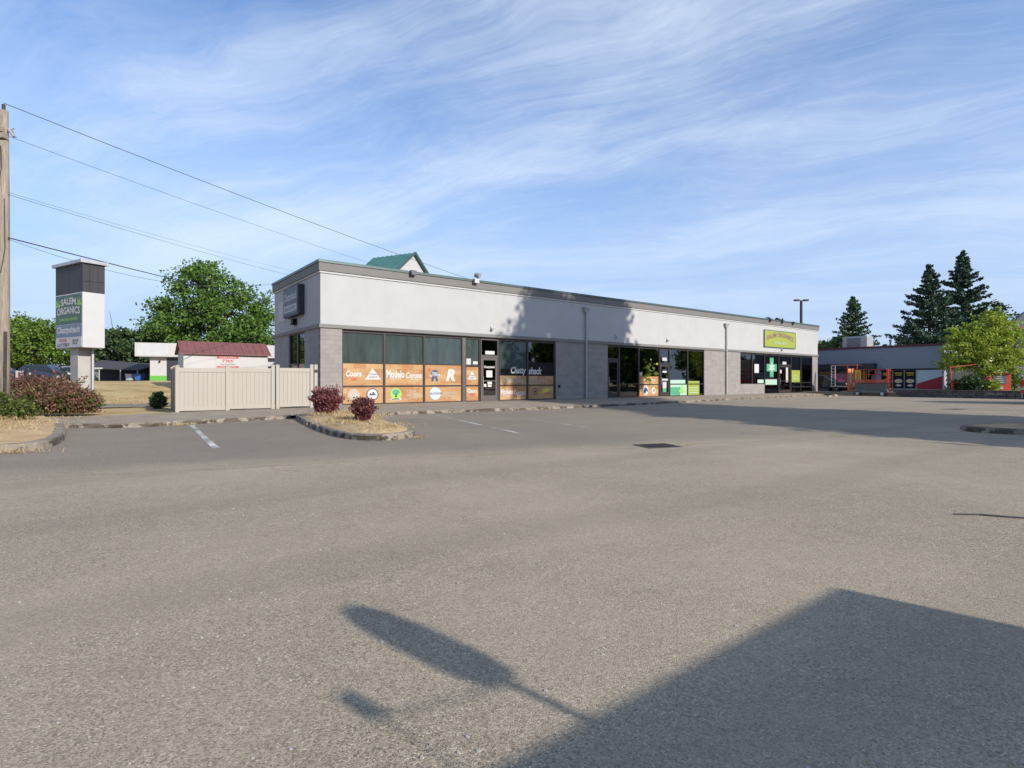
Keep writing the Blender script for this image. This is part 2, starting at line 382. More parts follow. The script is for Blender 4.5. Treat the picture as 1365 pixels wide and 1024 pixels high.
front = [(-12.33,15.21),(-10.54,15.45),(-9.69,16.52),(-7.68,19.16),(-5.15,20.92),(1.28,25.21),(8.24,31.21),(17.2,39.92),(28.57,50.43),(31.5,53.4)]
back = [(-15.2,17.9),(-13.4,19.3),(-12.6,20.9),tuple(W(0,0)[:2]),tuple(W(4,0)[:2]),tuple(W(12,0)[:2]),tuple(W(22,0)[:2]),tuple(W(34,0)[:2]),tuple(W(48.4,0)[:2]),tuple(W(52,0)[:2])]
zb = [.11,.12,.13,.2,.2,.2,.2,.2,.2,.2]
b = MB(); K = 6
def lerp(a, c, t): return a + (c-a)*t
rows = []
for (f, k, z) in zip(front, back, zb):
    rows.append([(lerp(f[0],k[0],i/K), lerp(f[1],k[1],i/K), lerp(.10,z,i/K)) for i in range(K+1)])
for i in range(len(rows)-1):
    for j in range(K): b.add([rows[i][j], rows[i+1][j], rows[i+1][j+1], rows[i][j+1]], [(0,1,2,3)])
tag(b.build('sidewalk', M['walk']), kind='structure')

def catmull(pts, n=6):
    out = []
    P = [Vector((p[0],p[1],0)) for p in pts]
    for i in range(len(P)-1):
        p0 = P[max(i-1,0)]; p1 = P[i]; p2 = P[i+1]; p3 = P[min(i+2,len(P)-1)]
        for k in range(n):
            t = k/n
            out.append(.5*((2*p1)+(p2-p0)*t+(2*p0-5*p1+4*p2-p3)*t*t+(3*p1-p0-3*p2+p3)*t**3))
    out.append(P[-1]); return out
def kerb(name, pts, h=.125, w=.16, closed=False, seed=0, smoothn=5, side=1):
    """swept kerb, inner side to the left of the path when side=1"""
    rnd = random.Random(seed); P = catmull(pts, smoothn)
    prof = [(-.02,-.02),(0,h*.75),(.025,h),(w,h+.002),(w,-.02)]
    b = MB(); vs = []; fs = []
    for i, p in enumerate(P):
        d = (P[min(i+1,len(P)-1)]-P[max(i-1,0)]).normalized(); nrm = Vector((-d.y,d.x,0))*side
        for (a, z) in prof:
            j = rnd.uniform(-.012,.012)
            vs.append(p + nrm*(a+j) + Vector((0,0,z+rnd.uniform(-.006,.006))))
    k = len(prof)
    for i in range(len(P)-1):
        for j in range(k-1): fs.append((i*k+j,(i+1)*k+j,(i+1)*k+j+1,i*k+j+1))
    fs.append(tuple(range(k))); fs.append(tuple((len(P)-1)*k+j for j in range(k))[::-1])
    b.add(vs, fs)
    return tag(b.build(name, M['kerb']), kind='structure')
kerb('kerb', front[:4], seed=1)
kerb('kerb', [(-5.3,20.8)]+front[4:], seed=2, smoothn=12)
bedk = [(-19,6.3),(-13,8.4),(-10.2,9.45),(-9.15,10.0),(-9.0,10.6),(-9.55,11.7),(-10.6,13.1),(-12.33,15.21)]
kerb('kerb', bedk, seed=3, h=.15, w=.2)
# bed of dry mulch inside that kerb
kp = catmull(bedk, 6); rnd = random.Random(5)
b = MB(); N = 14; rows = []
for i, p in enumerate(kp):
    u = i/(len(kp)-1)
    q = Vector((-30+14.8*u, 3+14.9*u, 0))
    row = []
    for j in range(N+1):
        t = j/N; s_ = p.lerp(q, t)
        inset = Vector((-.12,.1,0))*(1-t)
        z = .13 + .22*math.sin(min(t*2.2,1)*PI/2)*min(1, 3*(1-u)+.15) + rnd.uniform(-.02,.02)
        row.append(s_+inset+Vector((0,0,z if j else .13)))
    rows.append(row)
for i in range(len(rows)-1):
    for j in range(N): b.add([rows[i][j],rows[i+1][j],rows[i+1][j+1],rows[i][j+1]], [(0,1,2,3)])
tag(b.build('planting_bed', M['mulch'], smooth=True), kind='structure')
# verge of dry grass, rising to the far side of the side street
def hz(q):
    t = max(0, min(1, (q-10)/18)); return .09 + 1.22*t*t*(3-2*t)
b = MB(); ps = [-140,-90,-70,-55,-45,-38,-32,-27,-23,-20,-17,-14.5,-12,-10,-8,-6,-4,-2,-.02]; qs = [-1.36,0,2,4,6,8,10,11.5,13,15,17,19,21,23,25,28,34,45,70,110]
G = [[W(p,q,hz(q)+(rnd.uniform(-.03,.03) if 1 < j < 16 else 0)) for j, q in enumerate(qs)] for p in ps]
for i in range(len(ps)-1):
    for j in range(len(qs)-1): b.add([G[i][j],G[i+1][j],G[i+1][j+1],G[i][j+1]], [(0,1,2,3)])
tag(b.build('grass_verge', M['drygrass'], smooth=True), kind='structure')
b = MB(); b.add([W(-60,5.2,.135),W(-.5,5.2,.135),W(-.5,9.6,.135),W(-60,9.6,.135)], [(0,1,2,3)])
tag(b.build('side_street', M['asphalt']), kind='structure')
b = MB(); b.add([W(-90,31.5,1.34),W(-3,31.5,1.34),W(-3,41,1.34),W(-90,41,1.34)], [(0,1,2,3)])
tag(b.build('side_street', M['asphalt']), kind='structure')

# parking island with two shrubs
isl = [(-7.55,19.3),(-6.6,17.3),(-5.6,15.4),(-4.75,13.9),(-4.0,12.75),(-3.35,12.15),(-2.7,12.1),(-2.35,12.7),(-2.45,13.7),(-3.3,15.6),(-4.3,18.0),(-5.3,20.8)]
kerb('island_kerb', isl, seed=7, h=.14, w=.17)
P = catmull(isl, 6); cen = [(-6.3,20.0),(-3.2,13.2)]
b = MB(); rows = []
for p in P:
    t = max(0, min(1, ((p-Vector((-6.3,20,0))).dot(Vector((3.1,-6.8,0)))/(3.1**2+6.8**2))))
    c = Vector((-6.3,20,0)).lerp(Vector((-3.25,13.1,0)), t)
    rows.append([p.lerp(c, .08+.92*j/6)+Vector((0,0,.125+.13*math.sin(j/6*PI/2)+(rnd.uniform(-.015,.015) if j else 0))) for j in range(7)])
for i in range(len(rows)-1):
    for j in range(6): b.add([rows[i][j],rows[i+1][j],rows[i+1][j+1],rows[i][j+1]], [(0,1,2,3)])
tag(b.build('planting_island', M['mulch'], smooth=True), kind='structure')
# island at the right
isr = [(22,9.5),(16,11.8),(12.9,13.0),(11.9,13.7),(11.75,14.4),(12.3,14.95),(13.6,15.4),(18,15.7),(24,15.8)]
kerb('island_kerb', isr, seed=9, h=.14, w=.2, side=-1)
b = MB(); P = catmull(isr, 5); c = Vector((19,13.2,0)); rows = []
for p in P: rows.append([p.lerp(Vector((max(p.x,13.0),14.2-.1*(p.x-12),0)), .06+.9*j/4)+Vector((0,0,.13+.05*j/4)) for j in range(5)])
for i in range(len(rows)-1):
    for j in range(4): b.add([rows[i][j],rows[i][j+1],rows[i+1][j+1],rows[i+1][j]], [(0,1,2,3)])
tag(b.build('planting_island', M['mulch']), kind='structure')

# painted stall lines
def line(a, c, w=.1, z=.004):
    a = Vector((a[0],a[1],z)); c = Vector((c[0],c[1],z)); d = (c-a).normalized(); s = Vector((-d.y,d.x,0))*w/2
    n = 14; b = MB(); r_ = random.Random(int(a.x*50))
    L = [a.lerp(c,i/n)+s*(1+r_.uniform(-.25,.2)) for i in range(n+1)]; Rr = [a.lerp(c,i/n)-s*(1+r_.uniform(-.25,.2)) for i in range(n+1)]
    for i in range(n): b.add([L[i],Rr[i],Rr[i+1],L[i+1]], [(0,1,2,3)])
    return b
for a, c, w in [((-9.42,16.24),(-5.7,10.65),.13),((-3.32,21.97),(.2,13.7),.09),((.6,18.9),(2.25,15.2),.06),((-6.8,14.3),(-5.9,12.6),.05)][:3]:
    tag(line(a, c, w).build('stall_marking', M['paint']), kind='structure')
# storm drain
t = thing('storm_drain', 'rusty square storm drain grate set in the asphalt', 'drain', (2.9,11.05,0), R(18)); t.scale = (.74,.74,1)
b = MB(); b.box(-.5,.5,-.42,-.36,-.05,.012); b.box(-.5,.5,.36,.42,-.05,.012); b.box(-.5,-.44,-.36,.36,-.05,.012); b.box(.44,.5,-.36,.36,-.05,.012)
b.build('frame', M['iron'], t)
b = MB()
for i in range(14): b.box(-.42+i*.063,-.39+i*.063,-.36,.36,-.03,.009)
b.box(-.44,.44,-.36,.36,.0005,.0035)
b.build('grate', M['iron'], t)
# thin dark strip on the asphalt at right
b = MB(); b.tube([(4.3,5.38,.008),(4.52,5.35,.009),(4.7,5.27,.008),(5.1,5.13,.008),(5.9,4.8,.008)], .009, 6)
tag(b.build('thin_dark_strip', M['cable']), 'thin black strip lying on the open asphalt', 'strip')

# ------------------------------------------------------------------ strip building
B = thing('strip_building', 'long low grey and white shop building with painted wood window vinyl', 'building', (CX,CY,0), ANG)
LEN = 48.47; DEP = 7.68; ZB = .2
b = MB()
piers = [(0,.99),(14.1,18.62),(29.42,34.54),(47.36,LEN)]
for x0, x1 in piers: b.box(x0,x1,0,.25,0,3.68)
b.box(34.54,38.5,.05,.25,0,1.05)                      # low block wall under the far shop windows
b.box(0.25,LEN-.25,.25,.3,3.62,3.68)
b.build('front_wall', M['blockF'], B)
b = MB()
b.box(-.002,.25,.25,2.28,0,3.68); b.box(-.002,.25,4.92,DEP,0,3.68); b.box(-.002,.25,2.28,4.92,0,.5)
b.box(LEN-.25,LEN+.002,.25,DEP,0,3.68); b.box(.25,LEN-.25,DEP-.25,DEP,0,3.68)
b.build('side_wall', M['blockS'], B)
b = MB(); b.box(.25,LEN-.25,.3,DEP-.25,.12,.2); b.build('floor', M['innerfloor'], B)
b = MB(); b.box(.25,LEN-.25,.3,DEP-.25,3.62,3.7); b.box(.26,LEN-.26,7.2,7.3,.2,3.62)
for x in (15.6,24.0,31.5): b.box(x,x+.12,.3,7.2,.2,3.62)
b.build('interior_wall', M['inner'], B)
b = MB(); b.box(.0,LEN,0,.25,3.68,6.17); b.build('front_fascia', M['stucco'], B)
b = MB(); b.box(0,.25,.25,DEP,3.68,6.17); b.build('end_fascia', M['stuccoS'], B)
b = MB(); b.box(LEN-.25,LEN,.25,DEP,3.68,6.17); b.box(.25,LEN-.25,DEP-.25,DEP,3.68,6.17); b.build('rear_fascia', M['stuccoS'], B)
def ringbox(b, o, z0, z1, inn=.0):
    b.box(-o,LEN+o,-o,inn,z0,z1); b.box(-o,inn,inn,DEP+o,z0,z1); b.box(LEN-inn,LEN+o,inn,DEP+o,z0,z1); b.box(inn,LEN-inn,DEP-inn,DEP+o,z0,z1)
b = MB(); ringbox(b,.07,3.69,3.86,-.003); b.build('trim_band', M['band'], B, bevel=.01)
b = MB(); ringbox(b,.05,6.15,6.235,.02); b.build('light_trim', M['trimlight'], B)
b = MB(); ringbox(b,.10,6.235,6.6,.25); b.build('cornice', M['cornice'], B, bevel=.012)
b = MB(); ringbox(b,.135,6.6,6.73,.28); b.build('roof_edge', M['teal'], B, bevel=.012)
b = MB(); b.box(.24,LEN-.24,.24,DEP-.24,5.8,5.95); b.build('roof', M['greyroof'], B)
b = MB(); b.box(43.5,LEN+.05,4.8,5.1,5.95,7.25); b.box(LEN-.2,LEN+.12,3.2,5.1,6.74,7.25); b.build('parapet_screen', M['tealroof'], B)

Y0 = .07   # glazing plane
def frame_ring(b, x0, x1, z0, z1, f=.05, y0=.03, y1=.15, mi=0):
    b.box(x0,x1,y0,y1,z0,z0+f,mi); b.box(x0,x1,y0,y1,z1-f,z1,mi)
    b.box(x0,x0+f,y0,y1,z0+f,z1-f,mi); b.box(x1-f,x1,y0,y1,z0+f,z1-f,mi)
U = (1,0,0); V = (0,0,1)
def window(x0, x1, z0=.2, z1=3.6, rails=(), g='glass', f=.05, fm='alu', top=None):
    b = MB(); frame_ring(b,x0,x1,z0,z1,f)
    for r_ in rails: b.box(x0+f,x1-f,.032,.148,r_-.03,r_+.03)
    w = b.build('window', M[fm], B)
    b = MB(); b.box(x0+f,x1-f,Y0+.02,Y0+.03,z0+f,z1-f); b.build('glass', M[g], w)
    return w
def panel(w, x0, x1, z0, z1, mat, name='vinyl_panel', y=None, f=.05):
    b = MB(); y = Y0+.012 if y is None else y
    b.box(x0,x1,y,y+.004,z0,z1); return b.build(name, M[mat], w)
YL = Y0+.008  # lettering plane just in front of the vinyl
def mark(w, name, mats, fn):
    b = MB(); fn(b); return b.build(name, [M[k] for k in mats], w)
def pr(b, out, y=YL, mi=0): b.prism(out, (0,y,0), U, V, .003, mi)     # u x v = -y: towards the street
def tx(b, s, x0, x1, z0, z1, y=YL, shear=0, bold=.0, mi=0, arc=0): text(b, s, (x0,y-.002,z0), U, V, x1-x0, z1-z0, shear, bold, mi, arc)

def mountain(b, x0, x1, z0, z1):
    w = x1-x0; h = z1-z0
    pr(b, [(x0,z0),(x1,z0),(x1-.16*w,z0+.2*h),(x1-.24*w,z0+.5*h),(x0+.62*w,z0+.72*h),(x0+.45*w,z1),(x0+.32*w,z0+.66*h),(x0+.2*w,z0+.42*h),(x0+.12*w,z0+.18*h)])
    tx(b,'Coors',x0+.28*w,x0+.78*w,z0+.40*h,z0+.6*h,YL-.004,.2,.02,1); tx(b,'LIGHT',x0+.25*w,x0+.75*w,z0+.12*h,z0+.3*h,YL-.004,0,.02,1)
def coors(b, x0, x1, z0, z1):
    h = z1-z0
    tx(b,'Coors',x0,x1,z0+.42*h,z1,YL,.15,.035,0); tx(b,'Light',x0+.3*(x1-x0),x1-.25*(x1-x0),z0,z0+.34*h,YL,.3,.03,1)
def modelo(b, x0, x1, z0, z1):
    w = x1-x0; h = z1-z0
    tx(b,'Modelo',x0,x0+.5*w,z0+.2*h,z1,YL,0,.03,0); tx(b,'Corona',x0+.54*w,x1,z0+.15*h,z0+.82*h,YL,.1,.03,0); tx(b,'Especial',x0+.1*w,x0+.4*w,z0,z0+.16*h,YL,0,.02,0); tx(b,'Extra',x0+.7*w,x0+.95*w,z0-.02*h,z0+.12*h,YL,0,.02,0)
def ringo(b, cx, cz, r, mi=0):
    o = ell(cx,cz,r,r,28); i = ell(cx,cz,r*.86,r*.86,28)
    vs = [(p[0],YL-.002,p[1]) for p in o]+[(p[0],YL-.002,p[1]) for p in i]
    b.add(vs, [(k,(k+1)%28,(k+1)%28+28,k+28) for k in range(28)], mi)

ZT = 2.14; ZR = 1.06
bays = [(.99,3.08),(3.08,5.23),(5.23,7.5)]
for i, (x0, x1) in enumerate(bays):
    w = window(x0,x1,rails=(ZR,),g='film'); f = .05
    panel(w,x0+f,x1-f,ZR+.03,ZT,'vinyl'); panel(w,x0+f,x1-f,.25,ZR-.03,'vinyl')
    b = MB(); b.box(x0+.05,x1-.05,.03,.09,ZT,ZT+.025); b.build('vinyl_edge', M['alu'], w)
    L = x1-x0
    if i == 0:
        mark(w,'emblem',['whitevinyl','red'],lambda b: coors(b,x0+.2,x0+.95,1.3,1.78))
        mark(w,'emblem',['whitevinyl','darkblue'],lambda b: mountain(b,x0+1.12,x0+1.95,1.37,1.9))
        mark(w,'emblem',['offwhite','signgrey'],lambda b: (pr(b,ell(x0+.58,.64,.3,.3)), tx(b,'SODA',x0+.38,x0+.78,.58,.72,YL-.004,0,.02,1)))
        mark(w,'emblem',['offwhite','darkblue','whitevinyl'],lambda b: (ringo(b,x0+1.5,.66,.3,1), pr(b,ell(x0+1.5,.66,.25,.25),YL,2), pr(b,[(x0+1.3,.62),(x0+1.4,.74),(x0+1.46,.68),(x0+1.54,.8),(x0+1.62,.68),(x0+1.7,.62)],YL-.004,1)))
    elif i == 1:
        mark(w,'emblem',['whitevinyl'],lambda b: modelo(b,x0+.12,x1-.12,1.36,1.82))
        def treelogo(b):
            pr(b,ell(x0+.62,.68,.28,.28),YL,0); pr(b,ell(x0+.62,.76,.2,.14,12),YL-.004,1)
            pr(b,[(x0+.58,.5),(x0+.66,.5),(x0+.64,.7),(x0+.6,.7)],YL-.007,2); pr(b,rect(x0+.36,x0+.88,.36,.46),YL,3); tx(b,'BARREL',x0+.4,x0+.84,.38,.44,YL-.004,0,.02,2)
        mark(w,'emblem',['green','mint','black','whitevinyl'],treelogo)
        mark(w,'emblem',['offwhite'],lambda b: (tx(b,'CIDER',x0+1.2,x0+1.75,.72,.86,YL,0,.03), tx(b,'HOUSE',x0+1.2,x0+1.85,.52,.68,YL,0,.03), tx(b,'BREWING',x0+1.3,x0+1.75,.4,.48,YL,0,.03)))
    else:
        def ribbon(b):
            cx = x0+.62
            pr(b,ell(cx,1.68,.2,.2),YL,0); pr(b,[(cx-.3,1.52),(cx+.3,1.56),(cx+.3,1.66),(cx-.3,1.62)],YL-.004,1)
            pr(b,[(cx-.2,1.28),(cx-.08,1.28),(cx-.02,1.55),(cx-.14,1.55)],YL-.006,0); pr(b,[(cx+.2,1.28),(cx+.08,1.28),(cx+.02,1.55),(cx+.14,1.55)],YL-.006,0)
            tx(b,'Pabst',cx-.16,cx+.16,1.66,1.78,YL-.006,.2,.02,1); tx(b,'RIBBON',cx-.24,cx+.24,1.555,1.62,YL-.008,0,.02,0); pr(b,ell(cx-.3,1.88,.07,.07),YL,2)
        mark(w,'emblem',['darkblue','whitevinyl','red'],ribbon)
        mark(w,'emblem',['whitevinyl'],lambda b: tx(b,'R',x0+1.28,x0+1.85,1.3,1.92,YL,.25,.05))
        def moon(b):
            cx = x0+.66
            pr(b,ell(cx,.66,.32,.32,26),YL,0); tx(b,'BLUE MOON',cx-.3,cx+.36,.6,.72,YL-.004,.1,.03,1); pr(b,[(cx-.3,.56),(cx+.2,.6),(cx+.36,.8),(cx+.05,.72)],YL-.003,2)
        mark(w,'emblem',['ltblue','darkblue','signgrey'],moon)
        mark(w,'emblem',['offwhite'],lambda b: (tx(b,'BREWERY',x0+1.2,x0+1.95,.62,.74,YL,0,.03), tx(b,'INDIAN BAY',x0+1.2,x0+1.98,.46,.58,YL,0,.03), tx(b,'EST 1988',x0+1.3,x0+1.85,.36,.42,YL,0,.03)))
b = MB(); b.box(7.5,7.69,.02,.2,.2,3.6); b.build('window_post', M['bronze'], B)
w = window(7.69,8.6,rails=(ZR,),g='film'); panel(w,7.74,8.55,ZR+.03,2.08,'vinyl'); panel(w,7.74,8.55,.25,ZR-.03,'vinyl')
b = MB(); b.box(7.74,8.55,.028,.1,2.08,2.15); b.build('vinyl_edge', M['alu'], w)
mark(w,'emblem',['whitevinyl','darkblue'],lambda b: mountain(b,7.84,8.46,1.38,1.84))
mark(w,'emblem',['whitevinyl','red'],lambda b: coors(b,7.84,8.46,.5,.88))
panel(w,8.2,8.5,2.2,2.36,'paper','notice'); panel(w,7.78,8.06,2.18,2.5,'signgrey','notice')
def door(x0, x1, ztop=2.62, z1=3.6, fm='bronze', st=.13, g='glass', kick=.3):
    b = MB(); frame_ring(b,x0,x1,.2,z1,.06); b.box(x0+.06,x1-.06,.03,.15,ztop-.02,ztop+.09)
    d = b.build('door', M[fm], B)
    b = MB(); a, c = x0+.07, x1-.07
    b.box(a,a+st,.05,.11,.21,ztop-.03); b.box(c-st,c,.05,.11,.21,ztop-.03); b.box(a+st,c-st,.05,.11,.21,.21+kick); b.box(a+st,c-st,.05,.11,ztop-.03-.15,ztop-.03)
    b.box(a+st,c-st,.05,.11,1.28,1.34)
    b.build('door_leaf', M[fm], d)
    b = MB(); b.box(a+st,c-st,.075,.083,.21+kick,ztop-.18); b.build('glass', M[g], d)
    b = MB(); b.box(x0+.06,x1-.06,.09,.1,ztop+.09,z1-.06); b.build('transom_glass', M[g], d)
    b = MB(); b.bar((a+st*.5,-.01,1.05),(a+st*.5,-.01,1.55),.03); b.bar((a+st*.5,-.01,1.08),(a+st*.5,.06,1.08),.02); b.bar((a+st*.5,-.01,1.52),(a+st*.5,.06,1.52),.02)
    b.build('handle', M['galv'], d)
    return d
d = door(8.66,9.86)
mark(d,'lettering',['whitevinyl'],lambda b: tx(b,'Chattyshack',8.9,9.64,1.97,2.14,.068,.15,.03))
for (a,c,z0,z1) in [(9.06,9.46,1.5,1.88),(9.14,9.44,1.12,1.26),(9.16,9.4,.98,1.1),(8.9,9.06,.98,1.14)]:
    b = MB(); b.box(a,c,.066,.071,z0,z1); b.build('notice', M['paper'], d)
b = MB(); b.box(9.0,9.62,.078,.086,2.76,2.95); b.build('notice', M['paper'], d)
for i, (x0, x1) in enumerate([(9.91,11.95),(11.95,14.04)]):
    w = window(x0,x1,rails=(ZR,),g='glass' if i else 'film',f=.055)
    panel(w,x0+.055,x1-.055,ZR+.03,1.6,'vinyl'); panel(w,x0+.055,x1-.055,.255,ZR-.03,'vinyl')
    if i == 0:
        panel(w,x0+.055,x1-.055,1.6,1.98,'black','dark_strip')
        mark(w,'lettering',['whitevinyl'],lambda b: tx(b,'Chatty',10.75,11.86,1.62,2.1,YL,.15,.035))
        mark(w,'lettering',['offwhite'],lambda b: tx(b,'Video Poker',10.2,11.75,1.2,1.48,YL,.1,.03))
        mark(w,'emblem',['whitevinyl'],lambda b: modelo(b,10.05,11.75,.45,.86))
    else:
        panel(w,x0+.055,x1-.055,1.6,2.4,'black','dark_strip')
        mark(w,'lettering',['whitevinyl'],lambda b: tx(b,'shack',12.05,13.05,1.68,2.1,YL,.15,.035))
        mark(w,'lettering',['offwhite'],lambda b: tx(b,'Tobacco & More',12.15,13.5,1.2,1.48,YL,.1,.03))
        mark(w,'emblem',['black','yellow'],lambda b: (ringo(b,12.55,.68,.2), tx(b,'4',12.48,12.62,.6,.76,YL,0,.02), tx(b,'QUEEN',12.78,13.2,.54,.68,YL,0,.03,1), pr(b,[(13.05,.62),(13.55,.66),(13.75,.78),(13.45,.88),(13.15,.8)],YL,1)))
b = MB(); b.box(14.04,14.1,.02,.2,.2,3.6); b.build('window_post', M['alu'], B)
# second shop
d = door(18.62,19.8,2.7,fm='alu'); b = MB(); b.box(18.9,19.5,.3,.34,1.0,1.6); b.build('notice', M['food'], d); 
b = MB(); b.box(18.98,19.06,.25,.29,1.1,2.2); b.build('notice', M['paper'], d)
w = window(19.8,21.78,rails=(1.1,)); panel(w,20.75,21.5,.27,.98,'signgrey','poster',y=.2); panel(w,20.0,20.7,1.14,1.85,'maroon','poster',y=.4)
w = window(21.78,24.0,rails=(1.06,)); panel(w,21.83,23.95,1.09,1.62,'vinyl'); panel(w,21.83,23.95,.25,1.03,'vinyl'); panel(w,21.83,22.2,1.62,1.92,'vinyl'); panel(w,21.9,22.12,1.68,1.86,'signgrey','poster',y=YL-.002)
mark(w,'emblem',['whitevinyl','darkblue'],lambda b: (pr(b,ell(22.55,.66,.3,.34)), pr(b,[(22.3,.52),(22.5,.42),(22.62,.62),(22.85,.5),(22.7,.78),(22.45,.88)],YL-.004,1)))
mark(w,'emblem',['whitevinyl','red'],lambda b: (pr(b,ell(23.4,.62,.22,.24)), pr(b,[(23.3,.55),(23.5,.55),(23.55,.75),(23.4,.68)],YL-.004,1)))
mark(w,'lettering',['whitevinyl'],lambda b: tx(b,'Lottery',22.25,22.8,1.28,1.46,YL,.1,.03))
mark(w,'lettering',['whitevinyl'],lambda b: tx(b,'Sports',23.1,23.6,1.28,1.46,YL,.1,.03))
d = door(24.05,25.2,2.5,fm='alu')
for (a,c,z0,z1) in [(24.4,24.85,1.9,2.02),(24.35,25.0,1.28,1.46)]:
    b = MB(); b.box(a,c,.066,.071,z0,z1); b.build('notice', M['paper'], d)
b = MB(); b.box(24.42,24.84,.066,.071,.78,1.24); b.build('notice', M['white'], d); b = MB(); b.box(24.42,24.84,.066,.071,.42,.78); b.build('notice', M['mint'], d)
b = MB(); b.box(24.4,24.9,.078,.086,2.75,2.98); b.build('notice', M['white'], d)
w = window(25.2,27.36,rails=(1.08,)); panel(w,25.25,27.1,1.11,1.38,'palemint','poster'); panel(w,25.25,27.3,.25,1.05,'palemint','poster'); panel(w,25.25,26.5,.25,.86,'mint','poster',y=YL)
mark(w,'emblem',['green'],lambda b: [pr(b,[(26.75,.4),(26.75+.38*math.cos(a-.16),.4+.5*math.sin(a-.16)),(26.75+.5*math.cos(a),.4+.6*math.sin(a)),(26.75+.38*math.cos(a+.16),.4+.5*math.sin(a+.16))],YL-.002*k) for k, a in enumerate((.3,.9,1.57,2.2,2.8))])
w = window(27.36,29.42,rails=(1.08,)); panel(w,27.41,28.9,1.11,1.3,'lime','poster'); panel(w,27.41,28.9,.25,1.05,'lime','poster')
mark(w,'lettering',['palemint'],lambda b: [pr(b,rect(27.55,28.7,z,z+.05),YL) for z in (.4,.58,.76)])
# third shop
for x0, x1 in [(34.54,36.45),(36.45,38.5)]: w = window(x0,x1,z0=1.05)
panel(w,36.9,37.6,2.0,2.75,'paper','poster')
panel(w,37.4,38.4,1.12,1.42,'palemint','poster')
w = window(38.5,40.9,rails=(1.5,.95)); panel(w,38.7,40.7,.98,1.44,'palemint','poster')
mark(w,'emblem',['mint'],lambda b: pr(b,[(39.45,1.65),(40.1,1.65),(40.1,2.15),(40.65,2.15),(40.65,2.8),(40.1,2.8),(40.1,3.35),(39.45,3.35),(39.45,2.8),(38.9,2.8),(38.9,2.15),(39.45,2.15)]))
mark(w,'emblem',['palemint'],lambda b: pr(b,[(39.78,2.0),(39.95,2.3),(40.4,2.25),(40.1,2.5),(40.3,2.75),(39.92,2.7),(39.78,3.15),(39.64,2.7),(39.26,2.75),(39.46,2.5),(39.16,2.25),(39.61,2.3)],YL-.006))
d = door(41.0,43.2,2.72,fm='alu'); b = MB(); b.box(41.7,42.4,.078,.086,2.8,3.05); b.build('notice', M['white'], d)
b = MB(); b.box(42.3,42.7,.066,.071,1.2,2.6); b.build('notice', M['white'], d); b = MB(); b.box(41.2,41.5,.066,.071,2.0,2.3); b.build('notice', M['paper'], d)
w = window(43.25,45.1,rails=(1.15,.75)); panel(w,43.3,45.0,1.2,2.3,'lime','poster')
mark(w,'lettering',['palemint'],lambda b: [pr(b,rect(43.6,44.7,z,z+.05),YL) for z in (1.5,1.75)])
w = window(45.1,47.36,rails=(1.15,.75))
# end wall window
def end_window():
    x = .06; b = MB()
    for y0, y1 in ((2.28,3.6),(3.6,4.92)):
        b.box(x,x+.12,y0,y1,.5,.56); b.box(x,x+.12,y0,y1,3.62,3.68); b.box(x,x+.12,y0,y0+.07,.56,3.62); b.box(x,x+.12,y1-.07,y1,.56,3.62)
    b.box(x-.02,x+.1,3.67,4.85,2.1,2.18)
    w = b.build('window', M['alu'], B)
    b = MB(); b.box(x+.05,x+.06,2.35,3.53,.56,3.62); b.box(x+.05,x+.06,3.67,4.85,.56,3.62); b.build('glass', M['glass'], w)
    b = MB(); b.box(x+.042,x+.048,2.35,3.53,.56,2.14); b.box(x+.042,x+.048,3.67,4.85,.56,2.1); b.build('vinyl_panel', M['vinyl'], w)
end_window()
# downpipes, wall lamps, floodlights, valves
for x in (16.57, 32.33):
    b = MB(); b.add([(x-.14,-.13,5.58),(x+.14,-.13,5.58),(x+.14,0,5.58),(x-.14,0,5.58),(x-.25,-.2,5.84),(x+.25,-.2,5.84),(x+.25,0,5.84),(x-.25,0,5.84)],
        [(0,3,2,1),(4,5,6,7),(0,1,5,4),(1,2,6,5),(2,3,7,6),(3,0,4,7)])
    b.box(x-.27,x+.27,-.22,0,5.84,5.9); b.box(x-.055,x+.055,-.15,-.075,.22,5.58)
    for z in (1.2,3.3,4.8): b.box(x-.08,x+.08,-.08,-.0,z,z+.04)
    b.build('downpipe', M['pipe'], B)
for x, z in ((9.35,4.16),(19.4,4.2),(24.8,4.22),(41.3,4.1)):
    b = MB(); b.box(x-.06,x+.06,-.05,0,z-.1,z+.16); b.cyl((x,-.1,z),(0,-1,-.4),.07,.16,12)
    b.build('wall_lamp', M['white'], B)
for x, k in ((4.48,0),(8.2,1),(39.1,0),(41.2,0),(43.2,0)):
    b = MB(); b.box(x-.14,x+.14,-.32,-.14,6.52,6.74); b.bar((x,-.14,6.68),(x,.1,6.78),.05)
    if k: b.cyl((x+.25,0,7.0),(.3,-1,-.2),.13,.3,14); b.bar((x+.25,0,6.72),(x+.25,0,7.0),.05)
    b.build('floodlight', [M['slate'] if not k else M['galv']], B)
b = MB(); b.box(-.2,0,3.5,3.85,4.1,4.4); b.add([(-.3,3.45,4.08),(-.05,3.45,4.32),(-.05,3.9,4.32),(-.3,3.9,4.08)],[(0,1,2,3)]); b.build('floodlight', M['black'], B)
b = MB(); b.box(14.3,14.42,-.05,0,.9,1.05); b.build('meter_valve', M['black'], B)

